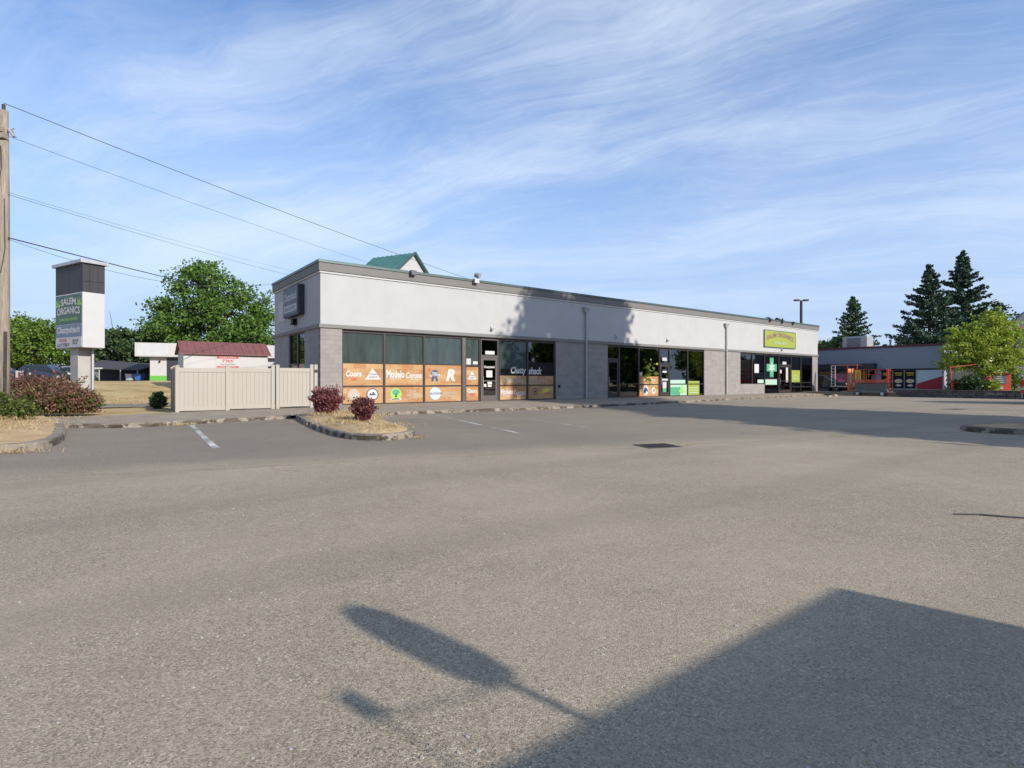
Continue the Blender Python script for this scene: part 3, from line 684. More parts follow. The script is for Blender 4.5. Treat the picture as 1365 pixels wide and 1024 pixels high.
# sign on the end wall
s = thing('wall_sign', 'black box sign with pale script lettering on the shaded end wall', 'sign', W(-.003,4.5,0), ANG)
b = MB(); b.box(-.3,0,-2.22,.35,4.5,5.95); b.build('cabinet', M['navy'], s, bevel=.02)
b = MB(); b.box(-.315,-.302,-2.13,.26,4.6,5.85); b.build('face', M['slate'], s)
b = MB(); text(b,'Chattyshack',(-.32,.15,5.17),(0,-1,0),V,2.2,.5,.15,.03); b.build('lettering', M['signgrey'], s)
b = MB(); b.box(-.322,-.317,-2.0,.12,4.72,5.05); b.build('panel', M['signgrey'], s)
b = MB(); text(b,'POOL & LOTTERY',(-.326,.0,4.79),(0,-1,0),V,1.85,.19,0,.02); b.build('lettering', M['slate'], s)
s = thing('old_sign_patch', 'pale bare sign panel half hidden behind the black box sign', 'sign', W(-.003,6.75,0), ANG)
b = MB(); b.box(-.03,0,-1.3,.0,4.45,5.5); b.build('panel', M['trimlight'], s); b = MB(); b.box(-.036,-.03,-.7,-.25,4.75,5.35); b.build('inset', M['white'], s)
# green sign on the front fascia
s = thing('fascia_sign', 'lime green rectangular sign with arched purple lettering on white fascia', 'sign', W(41,0,0), ANG)
b = MB(); b.box(-2.75,2.77,-.08,0,4.29,5.74); b.build('panel', M['lime'], s)
b = MB(); frame_ring(b,-2.78,2.8,4.26,5.77,.05,-.1,-.003); b.build('frame', M['signgreen'], s)
b = MB(); text(b,'SALEM ORGANICS',(-2.35,-.09,4.85),U,V,4.7,.42,0,.03,0,.36); b.build('lettering', M['purple'], s)
b = MB(); text(b,'CANNABIS CENTER',(-1.2,-.09,4.6),U,V,2.4,.17,0,.02); b.build('lettering', M['palemint'], s)

# ------------------------------------------------------------------ fence
F = thing('vinyl_fence', 'tan vinyl privacy fence with a gate beside the grey building', 'fence', (-12.6,20.7,.0), math.atan2(2.8,4.2))
def fz(t): return 1.86+.02*t
def fence_panel(name, t0, t1, z0, z1):
    b = MB(); b.box(t0,t1,-.03,.03,z0,z0+.14); b.box(t0,t1,-.035,.035,z1-.16,z1)
    n = max(1, round((t1-t0)/.15)); w = (t1-t0)/n
    for i in range(n): b.box(t0+i*w+.006,t0+(i+1)*w-.006,-.016,.016,z0+.14,z1-.16)
    b.box(t0,t1,-.006,.006,z0+.14,z1-.16,1)
    return b.build(name, [M['fence'],M['fencegroove']], F)
def post(t, y=0, z1=1.95, w=.13, z0=.05):
    b = MB(); b.box(t-w/2,t+w/2,y-w/2,y+w/2,z0,z1); b.box(t-w/2-.012,t+w/2+.012,y-w/2-.012,y+w/2+.012,z1,z1+.03)
    b.add([(t-w/2,y-w/2,z1+.03),(t+w/2,y-w/2,z1+.03),(t+w/2,y+w/2,z1+.03),(t-w/2,y+w/2,z1+.03),(t,y,z1+.07)],[(0,1,4),(1,2,4),(2,3,4),(3,0,4)])
    return b.build('post', M['fence'], F)
for t in (.06,1.74,3.4,3.58,4.93,5.1): post(t,0,1.84+.022*t)
fence_panel('panel',.125,1.675,.17,1.80); fence_panel('panel',1.805,3.335,.2,1.82); fence_panel('gate',3.66,4.86,.24,1.84)
b = MB(); b.cyl((5.1,-.075,1.72),(0,1,0),.07,.015,18); b.build('plaque', M['iron'], F)
b = MB(); n = 24
for i in range(n): b.box(.03,.062,.13+i*.15,.13+i*.15+.14,.25,1.72)
b.box(.025,.067,.13,3.75,1.72,1.86); b.box(.025,.067,.13,3.75,.12,.25); b.build('panel', M['fence'], F)
for y in (1.9,3.8): post(.05,y,1.86)

# ------------------------------------------------------------------ pylon sign
sx = math.atan2(-.498,.867)  # local x along the long face (left to right), local y back
S = thing('pylon_sign', 'tall two tone pylon sign with green and blue name panels', 'sign', (-16.31,21.0,.25), sx)
LW, SW = 2.26, .75
b = MB(); b.box(-LW,0,0,SW,2.33,4.45); b.build('cabinet', M['white'], S, bevel=.02)
b = MB(); b.box(-LW+.005,-.005,.005,SW-.005,4.45,5.58); b.box(-.01,.012,.22,.24,4.47,5.58); b.box(-.01,.012,.5,.52,4.47,5.58); b.build('upper_box', M['signdark'], S)
b = MB(); b.box(-LW-.1,.09,-.09,SW+.09,5.55,5.68); b.build('cap', M['galv'], S, bevel=.01)
b = MB(); b.box(-LW+.06,-.06,-.012,.0,3.28,4.4); b.build('name_panel', M['signgreen'], S)
def pyl(b):
    text(b,'SALEM',(-LW+.5,-.016,3.98),U,V,1.25,.27,0,.03,0,.05); text(b,'ORGANICS',(-LW+.18,-.016,3.62),U,V,1.9,.28,0,.03,0,.05)
b = MB(); pyl(b); b.build('lettering', M['whitevinyl'], S)
b = MB(); text(b,'CANNABIS CENTER',(-LW+.35,-.016,3.4),U,V,1.55,.1,0,.02); b.build('lettering', M['green'], S)
for cx in (-LW+.25,-.25):
    b = MB()
    for a in (.3,.95,1.57,2.2,2.85): b.add([(cx,-.016,3.95),(cx+.15*math.cos(a-.25),-.016,3.95+.2*math.sin(a-.25)),(cx+.24*math.cos(a),-.016,3.95+.36*math.sin(a)),(cx+.15*math.cos(a+.25),-.016,3.95+.2*math.sin(a+.25))],[(0,1,2,3)])
    b.build('leaf_emblem', M['green'], S)
b = MB(); b.box(-LW+.06,-.06,-.012,0,2.78,3.24); b.build('name_panel', M['signblue'], S)
b = MB(); text(b,'Chattyshack',(-LW+.16,-.016,2.84),U,V,1.95,.34,.15,.03); b.build('lettering', M['whitevinyl'], S)
b = MB(); b.box(-LW+.06,-.06,-.012,0,2.36,2.75); b.build('name_panel', M['signgrey'], S)
b = MB(); text(b,'POOL',(-LW+.4,-.016,2.58),U,V,.62,.13,0,.03); b.build('lettering', M['red'], S)
b = MB(); text(b,'LOTTERY',(-LW+.2,-.016,2.4),U,V,1.05,.13,0,.03)
b.build('lettering', M['slate'], S); b = MB()
text(b,'BAR\n503',(-.78,-.016,2.46),U,V,.5,.2,0,.02); b.build('lettering', M['slate'], S)
b = MB(); b.box(-1.25,-.62,.1,.65,-.4,2.33); b.build('support', M['supportgrey'], S, bevel=.01)
b = MB(); b.tube([(-.5,.55,-.3),(-.5,.55,2.33)],.05,8); b.build('conduit', M['galv'], S)

# ------------------------------------------------------------------ utility pole and lines
UP = thing('utility_pole', 'weathered wooden utility pole rising out of the shrubs', 'pole', (-16.55,18.0,0))
b = MB(); b.tube([(0,0,-.2),(0,0,3),(.01,0,7),(0,0,10.1)],[.165,.16,.145,.12],14); b.build('shaft', M['pole'], UP, smooth=True)
b = MB(); b.box(-1.2,.12,-.2,-.1,9.35,9.5); b.box(-.16,.16,-.19,.02,9.15,9.32); b.build('crossarm', M['pole'], UP)
b = MB(); b.cyl((0,0,10.2),(0,0,1),.05,.2,10); b.cyl((-.25,-.2,9.7),(.2,0,1),.09,.5,12); b.cyl((-.1,-.2,8.95),(0,0,1),.11,.4,12); b.build('insulator', M['iron'], UP)
b = MB(); b.cyl((.3,-.05,9.35),(.6,0,-.8),.045,.3,10); b.bar((.1,0,9.45),(.4,-.05,9.5),.03); b.bar((.3,-.05,9.5),(.45,-.05,9.2),.03); b.build('bracket', M['galv'], UP)
b = MB(); b.tube([(.12,-.1,0),(.15,-.1,2.9)],.045,8); b.build('conduit', M['iron'], UP)
b = MB(); b.tube([(.05,-.16,8.9),(.09,-.17,8.2),(-.05,-.18,7.4),(-.12,-.17,6.6)],.014,6); b.tube([(.13,-.12,7.2),(.16,-.12,5.6),(.05,-.16,4.8)],.012,6); b.build('lead_wire', M['cable'], UP)
def wire(label, a, c, sag, r=.012, n=18):
    a = Vector(a); c = Vector(c); pts = []
    for i in range(n+1):
        t = i/n; p = a.lerp(c,t); p.z -= sag*4*t*(1-t); pts.append(p)
    b = MB(); b.tube(pts, r, 5); return tag(b.build('overhead_cable', M['cable']), label, 'cable', 'overhead cables from the utility pole')
P0 = Vector((-16.5,17.95,0))
wire('topmost overhead cable, from the pole tip past the green gable', P0+Vector((0,0,10.32)), (1.07,45,8.1), .25, .012)
wire('second overhead cable down from the pole tip, ending at the green roof', P0+Vector((.15,0,9.25)), (-5.0,45,8.95), .25, .007)
wire('thin overhead cable at the middle of the wooden pole', P0+Vector((.15,0,7.35)), (-13.7,40,8.4), .15, .007)
wire('faint upper overhead cable at the middle of the wooden pole', P0+Vector((.15,0,7.42)), (-14.6,42,9.2), .15, .005)
wire('thick lowest overhead cable from the pole above the pylon sign', P0+Vector((.15,0,5.95)), (-16.2,42,6.9), .1, .02)
wire('slack service drop from the pole to the building corner', P0+Vector((.15,0,5.9)), W(.0,6.8,6.65), .75, .007)

# ------------------------------------------------------------------ vegetation
def rot_quads(c, size, rnd, aspect=1., up=.0):
    """arrays of leaf quads at centres c"""
    n = len(c)
    a = rnd.normal(size=(n,3)); a /= np.linalg.norm(a,axis=1)[:,None]
    t = rnd.normal(size=(n,3)); t[:,2] *= (1-up)
    b_ = np.cross(a,t); b_ /= (np.linalg.norm(b_,axis=1)[:,None]+1e-9); a2 = np.cross(b_,a)
    s = size*rnd.uniform(.6,1.3,size=(n,1))
    u = b_*s; v = a2*s*aspect
    return np.stack([c-u*.5-v*.15, c-v*.6, c+u*.5-v*.15, c+v*.6],axis=1).reshape(-1,3)
def quads_obj(name, V_, mat, parent):
    n = len(V_)//4; me = bpy.data.meshes.new(name)
    me.vertices.add(n*4); me.vertices.foreach_set('co', V_.astype(np.float32).ravel())
    me.loops.add(n*4); me.loops.foreach_set('vertex_index', np.arange(n*4,dtype=np.int32))
    me.polygons.add(n); me.polygons.foreach_set('loop_start', np.arange(0,n*4,4,dtype=np.int32))
    me.update(calc_edges=True); me.validate(); me.materials.append(mat)
    o = bpy.data.objects.new(name, me); COL.objects.link(o); o.parent = parent
    return o
LM = dict(
 maple=leaf_mat('maple_leaves', (.05,.11,.018), (.11,.20,.032), (.17,.28,.055)),
 bright=leaf_mat('bright_leaves', (.065,.125,.015), (.13,.22,.03), (.20,.29,.05)),
 dark=leaf_mat('dark_leaves', (.025,.055,.02), (.06,.105,.035), (.095,.145,.055), .25),
 lime=leaf_mat('yellow_green_leaves', (.16,.25,.025), (.30,.38,.045), (.42,.48,.08), .45),
 spruce=leaf_mat('spruce_needles', (.028,.058,.037), (.06,.108,.062), (.10,.16,.09), .12),
 spruce2=leaf_mat('fir_needles', (.03,.062,.024), (.06,.11,.038), (.10,.16,.06), .15),
 barb=leaf_mat('barberry_leaves', (.09,.026,.03), (.20,.06,.06), (.34,.14,.13), .3),
 barbd=leaf_mat('dark_barberry_leaves', (.07,.02,.026), (.15,.045,.05), (.28,.11,.10), .25),
 pink=leaf_mat('red_shrub_leaves', (.09,.07,.03), (.19,.085,.06), (.29,.14,.115), .25),
 hedge=leaf_mat('shrub_leaves', (.04,.065,.012), (.085,.115,.02), (.16,.18,.045), .25),
 straw=leaf_mat('straw', (.34,.24,.10), (.50,.37,.19), (.62,.5,.29), .2),
)
def crown_points(rnd, lobes, clumps, per, cr):
    """leaf centres: clumps in the outer shell of each lobe (cx,cy,cz,rx,ry,rz)"""
    w = np.array([l_[3]*l_[4]+l_[4]*l_[5] for l_ in lobes]); w = w/w.sum(); out = []
    for l_, wi in zip(lobes, w):
        k = max(4, int(clumps*wi))
        d = rnd.normal(size=(k,3)); d /= np.linalg.norm(d,axis=1)[:,None]
        r = rnd.uniform(.45,1.05,size=(k,1))**.6
        c = np.array(l_[:3]) + d*r*np.array(l_[3:6])
        cs = cr*rnd.uniform(.5,1.4,size=(k,1,1))
        g = np.clip(rnd.normal(size=(k,per,3)),-1.7,1.7)*np.array([1,1,.6])
        out.append((c[:,None,:]+g*cs*.55).reshape(-1,3))
    return np.concatenate(out)
def limbs(b, base, top, lobes, r, rnd):
    b.tube([base, base.lerp(top,.5)+Vector((.06,.03,0)), top],[r,r*.8,r*.5],9)
    for l_ in lobes:
        c = Vector(l_[:3]); s = base.lerp(top, rnd.uniform(.45,.95))
        m = s.lerp(c,.5)+Vector((0,0,-.15*abs(c.z-s.z)))
        b.tube([s,m,c],[r*.45,r*.3,r*.1],6)
        for k in range(3):
            e = c+Vector(rnd.normal(size=3))*min(l_[3:6])*.55
            b.tube([m.lerp(c,.5),m.lerp(e,.6),e],[r*.2,r*.12,r*.04],5)
def broadleaf(name, label, loc, lobes, th, tr, mat, clumps, per, leaf, cr, seed, group=None, cat='tree'):
    rnd = np.random.default_rng(seed); t = thing(name, label, cat, loc, 0, group)
    b = MB(); limbs(b, Vector((0,0,-.3)), Vector((0,0,th)), lobes, tr, rnd); b.build('trunk', M['barkm'], t, smooth=True)
    quads_obj('crown', rot_quads(crown_points(rnd,lobes,clumps,per,cr), leaf, rnd), LM[mat], t)
    return t
def conifer(label, loc, H, Rb, mat, seed, dens=1., group=None, bare=.06, name='conifer_tree', power=.95):
    rnd = np.random.default_rng(seed); t = thing(name, label, 'tree', loc, 0, group)
    b = MB(); b.tube([(0,0,-.3),(0,0,H*.5),(0,0,H*.985)],[H*.02,H*.012,.015],8)
    pts = []; z = bare*H
    while z < H*.985:
        f = 1-z/H; L0 = Rb*f**power; nb = int(rnd.integers(6,10))
        for k in range(nb):
            a = 2*PI*(k+rnd.uniform(0,1))/nb; L = L0*rnd.uniform(.5,1.2)+.04
            zz = z + rnd.uniform(-.35,.35)*H*.02; rise = (.45-.75*f)*L
            e = Vector((math.cos(a)*L, math.sin(a)*L, zz+rise*.5+ .12*L)); s = Vector((0,0,zz))
            m = s.lerp(e,.55)+Vector((0,0,rise*.12-.07*L))
            b.tube([s,m,e],[.03+.01*L,.02,.006],4,cap=False)
            n = int((8+L*20)*dens)
            u = rnd.uniform(.1,1.03,size=n)**.75
            p = np.array([(s.lerp(m,min(1,q/.55)) if q < .55 else m.lerp(e,(q-.55)/.45)) for q in u])
            wd = (.05+.16*L)*(1.08-u)
            side = np.array((-math.sin(a),math.cos(a),0)); p += side*(rnd.uniform(-1,1,size=n)*wd)[:,None]*1.3
            p[:,2] += rnd.normal(size=n)*.06 - np.abs(rnd.normal(size=n))*.10*L*.35
            pts.append(p)
        z += H*(.022+.020*f)*rnd.uniform(.75,1.25)
    b.build('trunk', M['barkm'], t, smooth=True)
    P_ = np.concatenate(pts)
    quads_obj('crown', rot_quads(P_, H*.0125, rnd, 1.9), LM[mat], t)
    return t
def at(px, depth): return (px-682.5)/737*depth

# left background trees
broadleaf('maple_tree','large round maple behind the red roofed white shed',(at(283,60),60,1.3),
  [(0,0,6.2,6.4,4.5,3.4),(-.6,0,9.6,4.0,3.4,3.0),(2.6,0,7.6,4.2,3.6,2.6),(-.9,0,11.2,1.9,1.8,1.7),(-4.2,0,5.8,3.2,3,2.2),(-6.0,0,8.2,1.6,1.2,.7),(4.8,0,4.4,2.6,2.4,2.3),(1.0,0,3.6,6.2,4,1.6),(-7.0,0,4.6,1.2,1.2,1.0)],7.5,.5,'maple',620,52,.24,.95,1)
broadleaf('broadleaf_tree','bright green leafy tree directly behind the wooden utility pole',(at(48,62),62,1.3),
  [(0,0,4.2,3.6,3,2.5),(-1.6,0,5.6,2.2,2,1.6),(1.7,0,5.0,2.2,2,1.9),(3.6,0,3.2,2.2,2,1.9),(-3.2,0,3.4,2.0,2,2.0)],3.5,.3,'bright',300,46,.24,.8,2)
broadleaf('broadleaf_tree','dark green drooping tree between pylon sign and white kiosk',(at(158,58),58,1.3),
  [(0,0,3.6,2.9,2.4,2.0),(-1.5,0,4.6,1.6,1.6,1.2),(1.6,0,4.2,1.7,1.6,1.3),(-2.2,0,2.6,2.2,2,1.6),(2.6,0,2.4,1.8,2,1.3)],3,.3,'dark',210,34,.28,.7,3)
broadleaf('broadleaf_tree','low dark tree at the left edge behind the street',(at(-10,66),66,1.3),
  [(0,0,3.2,3.2,3,2.4),(2,0,2.2,3.0,2,1.6)],3,.3,'dark',130,30,.34,.8,4)
broadleaf('broadleaf_tree','small dark tree showing between the maple and the grey building',(at(362,72),72,1.3),
  [(0,0,3.0,2.6,2,2.0),(-3.4,0,2.4,3,2,1.8)],3,.2,'dark',110,30,.34,.7,5)
# far hedge masses
def mass(name, pts, h, mat, n, leaf, seed, label=None):
    rnd = np.random.default_rng(seed); out = []
    for (x0,y0,z0),(x1,y1,z1) in zip(pts[:-1],pts[1:]):
        k = n//(len(pts)-1); u = rnd.uniform(size=k)
        c = np.stack([x0+(x1-x0)*u, y0+(y1-y0)*u+rnd.normal(size=k)*.8, z0+(z1-z0)*u],1)
        hh = h*(.65+.35*np.sin(u*9+seed)*np.sin(u*23))
        c[:,2] += rnd.uniform(0,1,size=k)**.8*hh; out.append(c)
    o = quads_obj(name, rot_quads(np.concatenate(out), leaf, rnd), LM[mat], None)
    return tag(o, label, 'foliage', None, 'stuff')
mass('distant_hedge',[(-95,72,1.2),(-62,74,1.2),(-36,76,1.2),(-18,78,1.2)],3.4,'dark',5200,.5,3,'dark hedge mass behind the street on the left')
mass('distant_trees',[(30,100,0),(55,104,0),(85,100,0),(120,92,0),(150,70,0)],6.5,'dark',6500,.75,4,'dark tree mass behind the low restaurant on the right')

# conifers on the right
G1 = 'spruces behind the low restaurant'
conifer('tall spruce left of the tallest one, behind the blue grey restaurant',(at(1239,80),80,0),18.4,8.0,'spruce',11,1.25,G1)
conifer('tallest spruce, behind the yellow green tree',(at(1283,84),84,0),21.2,7.8,'spruce',12,1.2,G1)
conifer('lone fir right of the strip building end, behind the rooftop unit',(at(1137,76),76,0),13.1,5.9,'spruce2',13,1.2,G1)
conifer('short dark spruce tucked at the left foot of the two tall ones',(at(1210,86),86,0),11.0,4.6,'spruce',14,1.1,G1)
broadleaf('broadleaf_tree','leafy green tree hiding the foot of the lone fir',(at(1106,80),80,0),[(0,0,5.6,2.4,2,1.6),(1.6,0,6.6,2.0,2,1.2),(-.6,0,4.4,2.6,2,1.6)],4,.25,'maple',90,30,.4,.8,15)
broadleaf('broadleaf_tree','open sparse tree to the right of the tallest spruce',(at(1322,82),82,0),[(0,0,11,2.6,2.4,2.0),(2.2,0,9.6,2.6,2,1.8),(-1.6,0,10,1.8,2,2.4),(1,0,7.5,3.6,2,2)],8,.25,'dark',80,26,.34,.8,16)
broadleaf('broadleaf_tree','thin nearly bare treetop showing above the strip building roof',(at(1040,74),74,0),[(0,0,8.2,2.3,1.6,.8),(-.6,0,9.2,1.6,1,.8)],7,.16,'dark',16,14,.3,.5,17)
broadleaf('ornamental_tree','yellow green vase shaped tree beside the restaurant wall',(at(1309,45),45,.4),
  [(0,0,3.6,2.2,2,1.5),(-1.7,0,3.4,1.5,1.4,1.4),(1.7,0,3.6,1.6,1.5,1.5),(.5,0,5.2,1.5,1.4,1.1),(-.9,0,4.7,1.3,1.2,1.1),(2.0,0,4.9,1.2,1.2,.9),(-2.3,0,2.6,1.1,1,.9),(2.5,0,2.5,1.1,1.1,1.0),(.9,0,6.1,.7,.7,.7),(-2.3,0,4.4,.7,.7,.8),(0,0,2.2,1.9,1.5,.8)],2.2,.2,'lime',420,34,.15,.42,18)
# trees outside the frame on the right that shade the facade and the lot
def sv(dv, h, r, rz=None, du=0): return (dv*.65-du*.76, dv*.76+du*.65, h, r, r, rz or r)
def su(u, v): return (-.76*u+.65*v, .65*u+.76*v, 0)
broadleaf('shade_tree','tall shade tree beyond the right edge, its shadow on the white fascia',su(-10,27),
  [sv(-2.2,6.5,3,2.6),sv(-1.2,10,3.2,3),sv(.6,13.6,3.4),sv(2.6,16.6,3.6,3.4),sv(-.6,18.6,2.8,2.6),sv(5.6,16.0,2.1,2.4),sv(3.6,20,2.4,1.8)],13,.4,'maple',1000,56,.32,.9,21)
broadleaf('shade_tree','medium shade tree on the island beyond the right edge of the lot',su(-9.5,19.6),
  [(0,0,6,2.4,2.4,2.2),(.6,.6,8.2,1.5,1.5,1.5),(-.4,-.4,3.8,2.6,2.6,1.8)],4,.22,'maple',330,32,.36,.7,22)
broadleaf('shade_tree','low shade tree on the island nearest the camera beyond the right edge',su(-9.5,16.9),
  [(0,0,3.6,2.1,2.1,2.0),(.3,.3,5.2,1.5,1.5,1.4)],2.4,.18,'maple',220,32,.32,.6,23)
broadleaf('shade_tree','broad shade tree behind the island beyond the right edge of the lot',su(-9.5,23.2),
  [(0,0,5,2.6,2.6,2.4),(0,0,8.4,2.4,2.4,2.2),(.3,.3,10.4,1.6,1.6,1.4)],5,.25,'maple',380,32,.36,.7,24)
G2 = 'trees across the road beyond the right edge'
for k_, (x_, y_, h_) in enumerate(((62,34,9),(66,26,11),(70,18,10),(60,10,12),(64,46,10))):
    broadleaf('roadside_tree','bushy green tree across the road beyond the right edge',(x_,y_,0),
      [(0,0,h_*.45,4,4,h_*.34),(1.5,1,h_*.72,3,3,h_*.26),(-1.5,2.5,h_*.4,3.4,3.4,h_*.3)],h_*.5,.3,('bright','maple')[k_%2],240,28,.5,1.,70+k_,G2)

def shrub(name, label, loc, rx, ry, rz, mat, n, leaf, seed, group=None, spiky=.0, twigs=40, aspect=1.2, taper=0.):
    rnd = np.random.default_rng(seed); t = thing(name, label, 'shrub', loc, 0, group)
    d = rnd.normal(size=(n,3)); d[:,2] = np.where(d[:,2] < 0, d[:,2]*.75, d[:,2]); d /= np.linalg.norm(d,axis=1)[:,None]
    lump = 1+.16*np.sin(d[:,0]*6+seed)*np.cos(d[:,1]*5)+.12*np.sin(d[:,2]*9+seed)
    r = (rnd.uniform(size=n)**.33)*lump*(1+spiky*rnd.uniform(size=n)**3)
    p = d*r[:,None]*np.array([rx,ry,rz*.5])+np.array([0,0,rz*.52]); p[:,:2] *= (1-taper+taper*1.25*np.clip(p[:,2]/rz,0,1))[:,None]; p = p[p[:,2] > .02]
    quads_obj('foliage', rot_quads(p, leaf, rnd, aspect), LM[mat], t)
    b = MB()
    for k in range(twigs):
        a = rnd.uniform(0,2*PI); rr = rnd.uniform(.3,.95); h = rnd.uniform(.5,1.08)
        e = Vector((math.cos(a)*rx*rr, math.sin(a)*ry*rr, rz*h)); m = e*.5+Vector((0,0,.05))
        b.tube([(0,0,-.05),m,e],[.012,.008,.003],4,cap=False)
    b.build('stem', M['barkm'], t)
    return t
shrub('barberry_shrub','red barberry shrub in front of the fence end on the island',(-6.08,18.12,.16),.52,.52,.84,'barb',5200,.05,31,'barberry shrubs on the parking island',.3,90,1.4,.55)
shrub('barberry_shrub','round dark purple barberry nearest the island tip',(-3.97,14.75,.16),.34,.34,.66,'barbd',4200,.035,32,'barberry shrubs on the parking island',.25,90,1.4,.6)
def spread_bush(name, label, loc, lobes, mats, leaf, seed, per, spikes=0, smat=None):
    rnd = np.random.default_rng(seed); t = thing(name, label, 'shrub', loc)
    for (mat, ls, k) in mats:
        pts = crown_points(rnd, [lobes[i] for i in ls], k, per, .2); pts = pts[pts[:,2] > .0]
        quads_obj('foliage', rot_quads(pts, leaf, rnd, 1.4), LM[mat], t)
    b = MB(); tips = []
    for k in range(80+spikes):
        l_ = lobes[rnd.integers(len(lobes))]; a = rnd.uniform(0,2*PI); q = rnd.uniform(.2,1)
        ex = 1.1 if k < 80 else 1.55
        e = Vector((l_[0]+math.cos(a)*l_[3]*q, l_[1]+math.sin(a)*l_[4]*q, l_[2]+l_[5]*ex*rnd.uniform(.6,1.)))
        s = Vector((l_[0]*.8,l_[1]*.8,0)); b.tube([s,s.lerp(e,.5)+Vector((0,0,.08)),e],[.012,.008,.003],4,cap=False)
        if k >= 80: tips += [list(s.lerp(e,u)) for u in np.linspace(.55,1.02,9)]
    b.build('stem', M['barkm'], t)
    if tips: quads_obj('foliage', rot_quads(np.array(tips), leaf*1.0, rnd, 2.), LM[smat or mats[0][0]], t)
    return t
spread_bush('spreading_shrub','low green shrub at the left edge of the planting bed',(-14.6,15.6,.2),
  [(0,0,.3,.8,.7,.42),(-1.1,.2,.4,.9,.8,.5),(.45,.1,.22,.45,.5,.3)],[('hedge',(0,1,2),320)],.055,41,30,20)
spread_bush('spreading_shrub','wide red tipped shrub at the foot of the pylon sign',(-16.0,19.3,.2),
  [(0,0,.42,1.25,.9,.55),(-1.5,.2,.6,1.0,.8,.6),(.75,-.1,.36,.75,.7,.42),(-.4,.3,.72,.9,.7,.45),(1.15,.0,.26,.4,.45,.32),(.1,-.5,.25,1.2,.4,.3)],[('pink',(0,1,2,3,4),560),('hedge',(0,2,5,4),170)],.052,42,28,150,'pink')
shrub('globe_shrub','small round dark green shrub at the back of the tan fence',(-15.3,23.9,.05),.34,.34,.74,'dark',2600,.06,43,None,.0,20)
shrub('globe_shrub','dark shrub under the yellow green tree by the blocks',(at(1296,43.5),43.5,.45),.9,.8,1.3,'dark',1300,.13,44,None,.1,20)
shrub('globe_shrub','dark spreading shrub between red posts and the tree trunk',(at(1283,44.5),44.5,.45),.9,.7,1.0,'dark',900,.13,45,None,.1,20)
shrub('globe_shrub','yellow leaved shrub in front of the red kiosk',(at(1322,43),43,.45),.55,.5,.9,'lime',700,.12,46,None,.3,16)
shrub('globe_shrub','yellow green shrub behind the red kiosk',(at(1352,50),50,.4),.8,.6,2.0,'bright',800,.15,47,None,.2,16)
# loose straw and weeds
def straw(name, label, areas, seed):
    rnd = np.random.default_rng(seed); out = []
    for (x,y,z,rx,ry,n,h) in areas:
        c = np.stack([x+rnd.normal(size=n)*rx,y+rnd.normal(size=n)*ry,np.full(n,z)],1)
        a = rnd.uniform(0,2*PI,size=n); l_ = h*rnd.uniform(.4,1.2,size=n)
        tip = c+np.stack([np.cos(a)*l_*.8,np.sin(a)*l_*.8,l_*rnd.uniform(.2,1,size=n)],1)
        s = np.stack([-np.sin(a),np.cos(a),np.zeros(n)],1)*.006
        out.append(np.stack([c-s,c+s,tip+s*.3,tip-s*.3],1).reshape(-1,3))
    return tag(quads_obj(name, np.concatenate(out), LM['straw'], None), label, 'grass', None, 'stuff')
straw('dry_grass','loose dry straw on the parking island',[(-4.4,15.4,.24,.35,.9,2600,.11),(-5.8,18.2,.24,.4,.7,1500,.11),(-3.1,13.2,.22,.3,.35,1000,.09)],51)
straw('dry_grass','dry grass on the left planting bed',[(-13.0,12.5,.26,.9,1.3,4200,.08),(-11.6,11.4,.24,.5,.5,1500,.07),(-14.5,14,.3,1.,.8,1800,.1)],52)
straw('dry_grass','dry grass along the verge behind the sidewalk',[(*W(-12,1.5,.1),1.5,.6,1600,.1),(*W(-8,11,.2),4,1.6,2500,.18),(*W(-12,14,.4),5,2,2500,.2)],53)
straw('dry_grass','dry weeds along the kerb and the pavement seam',[(-9.6,16.2,.02,.12,.25,250,.07),(-9.2,9.95,.02,.5,.12,300,.09),(-2.1,12.6,.01,.05,.2,120,.05),(3.4,11.3,.0,.2,.05,40,.04)],54)

rnd_ = random.Random(99); b = MB()
for i in range(520):
    r_ = 1.6+11*rnd_.random()**1.6; a_ = rnd_.uniform(-.75,.75); x_ = r_*math.sin(a_); y_ = r_*math.cos(a_); s_ = rnd_.uniform(.003,.009)
    o_ = ell(0,0,s_,s_*rnd_.uniform(.5,1),5,rnd_.uniform(0,3),rnd_.uniform(0,3)+2*PI) if 0 else ell(0,0,s_,s_*rnd_.uniform(.5,1),5)
    b.prism(o_,(x_,y_,-.001),(1,0,0),(0,1,0),s_*.8)
tag(b.build('loose_gravel', M['supportgrey']), 'scattered grit on the asphalt', 'gravel', None, 'stuff')

# ------------------------------------------------------------------ left background buildings
KX, KY = at(227,46), 46
k = thing('kiosk_building','white kiosk with overhanging fascia and green painted base','building',(KX,KY,1.3),R(22))
b = MB(); b.box(-1.55,9.2,.55,4.5,0,2.35); b.build('wall', M['whitewall'], k)
b = MB(); b.box(-1.56,-.35,.535,.55,0,.45); b.box(-1.565,-1.55,.535,3,0,.45); b.build('base_stripe', M['greenpaint'], k)
b = MB(); b.box(-2.5,9.4,0,4.6,2.02,3.15); b.build('fascia', M['whitewall'], k)
b = MB(); b.box(-2.35,-.15,-.012,0,2.12,3.0); b.build('sign_panel', M['signgrey'], k)
b = MB(); b.box(-.35,.75,.53,.58,0,1.95); b.build('door', M['navy'], k)
b = MB(); b.box(-.9,-.8,.4,.55,1.55,1.7); b.build('lamp', M['black'], k)
b = MB(); b.box(7.4,8.9,.53,.56,.75,1.3); b.build('window', M['carglass'], k)
sh = thing('storage_shed','white shed with a faded red metal roof behind the fence','building',(at(245,36.5),36.5,0),ANG)
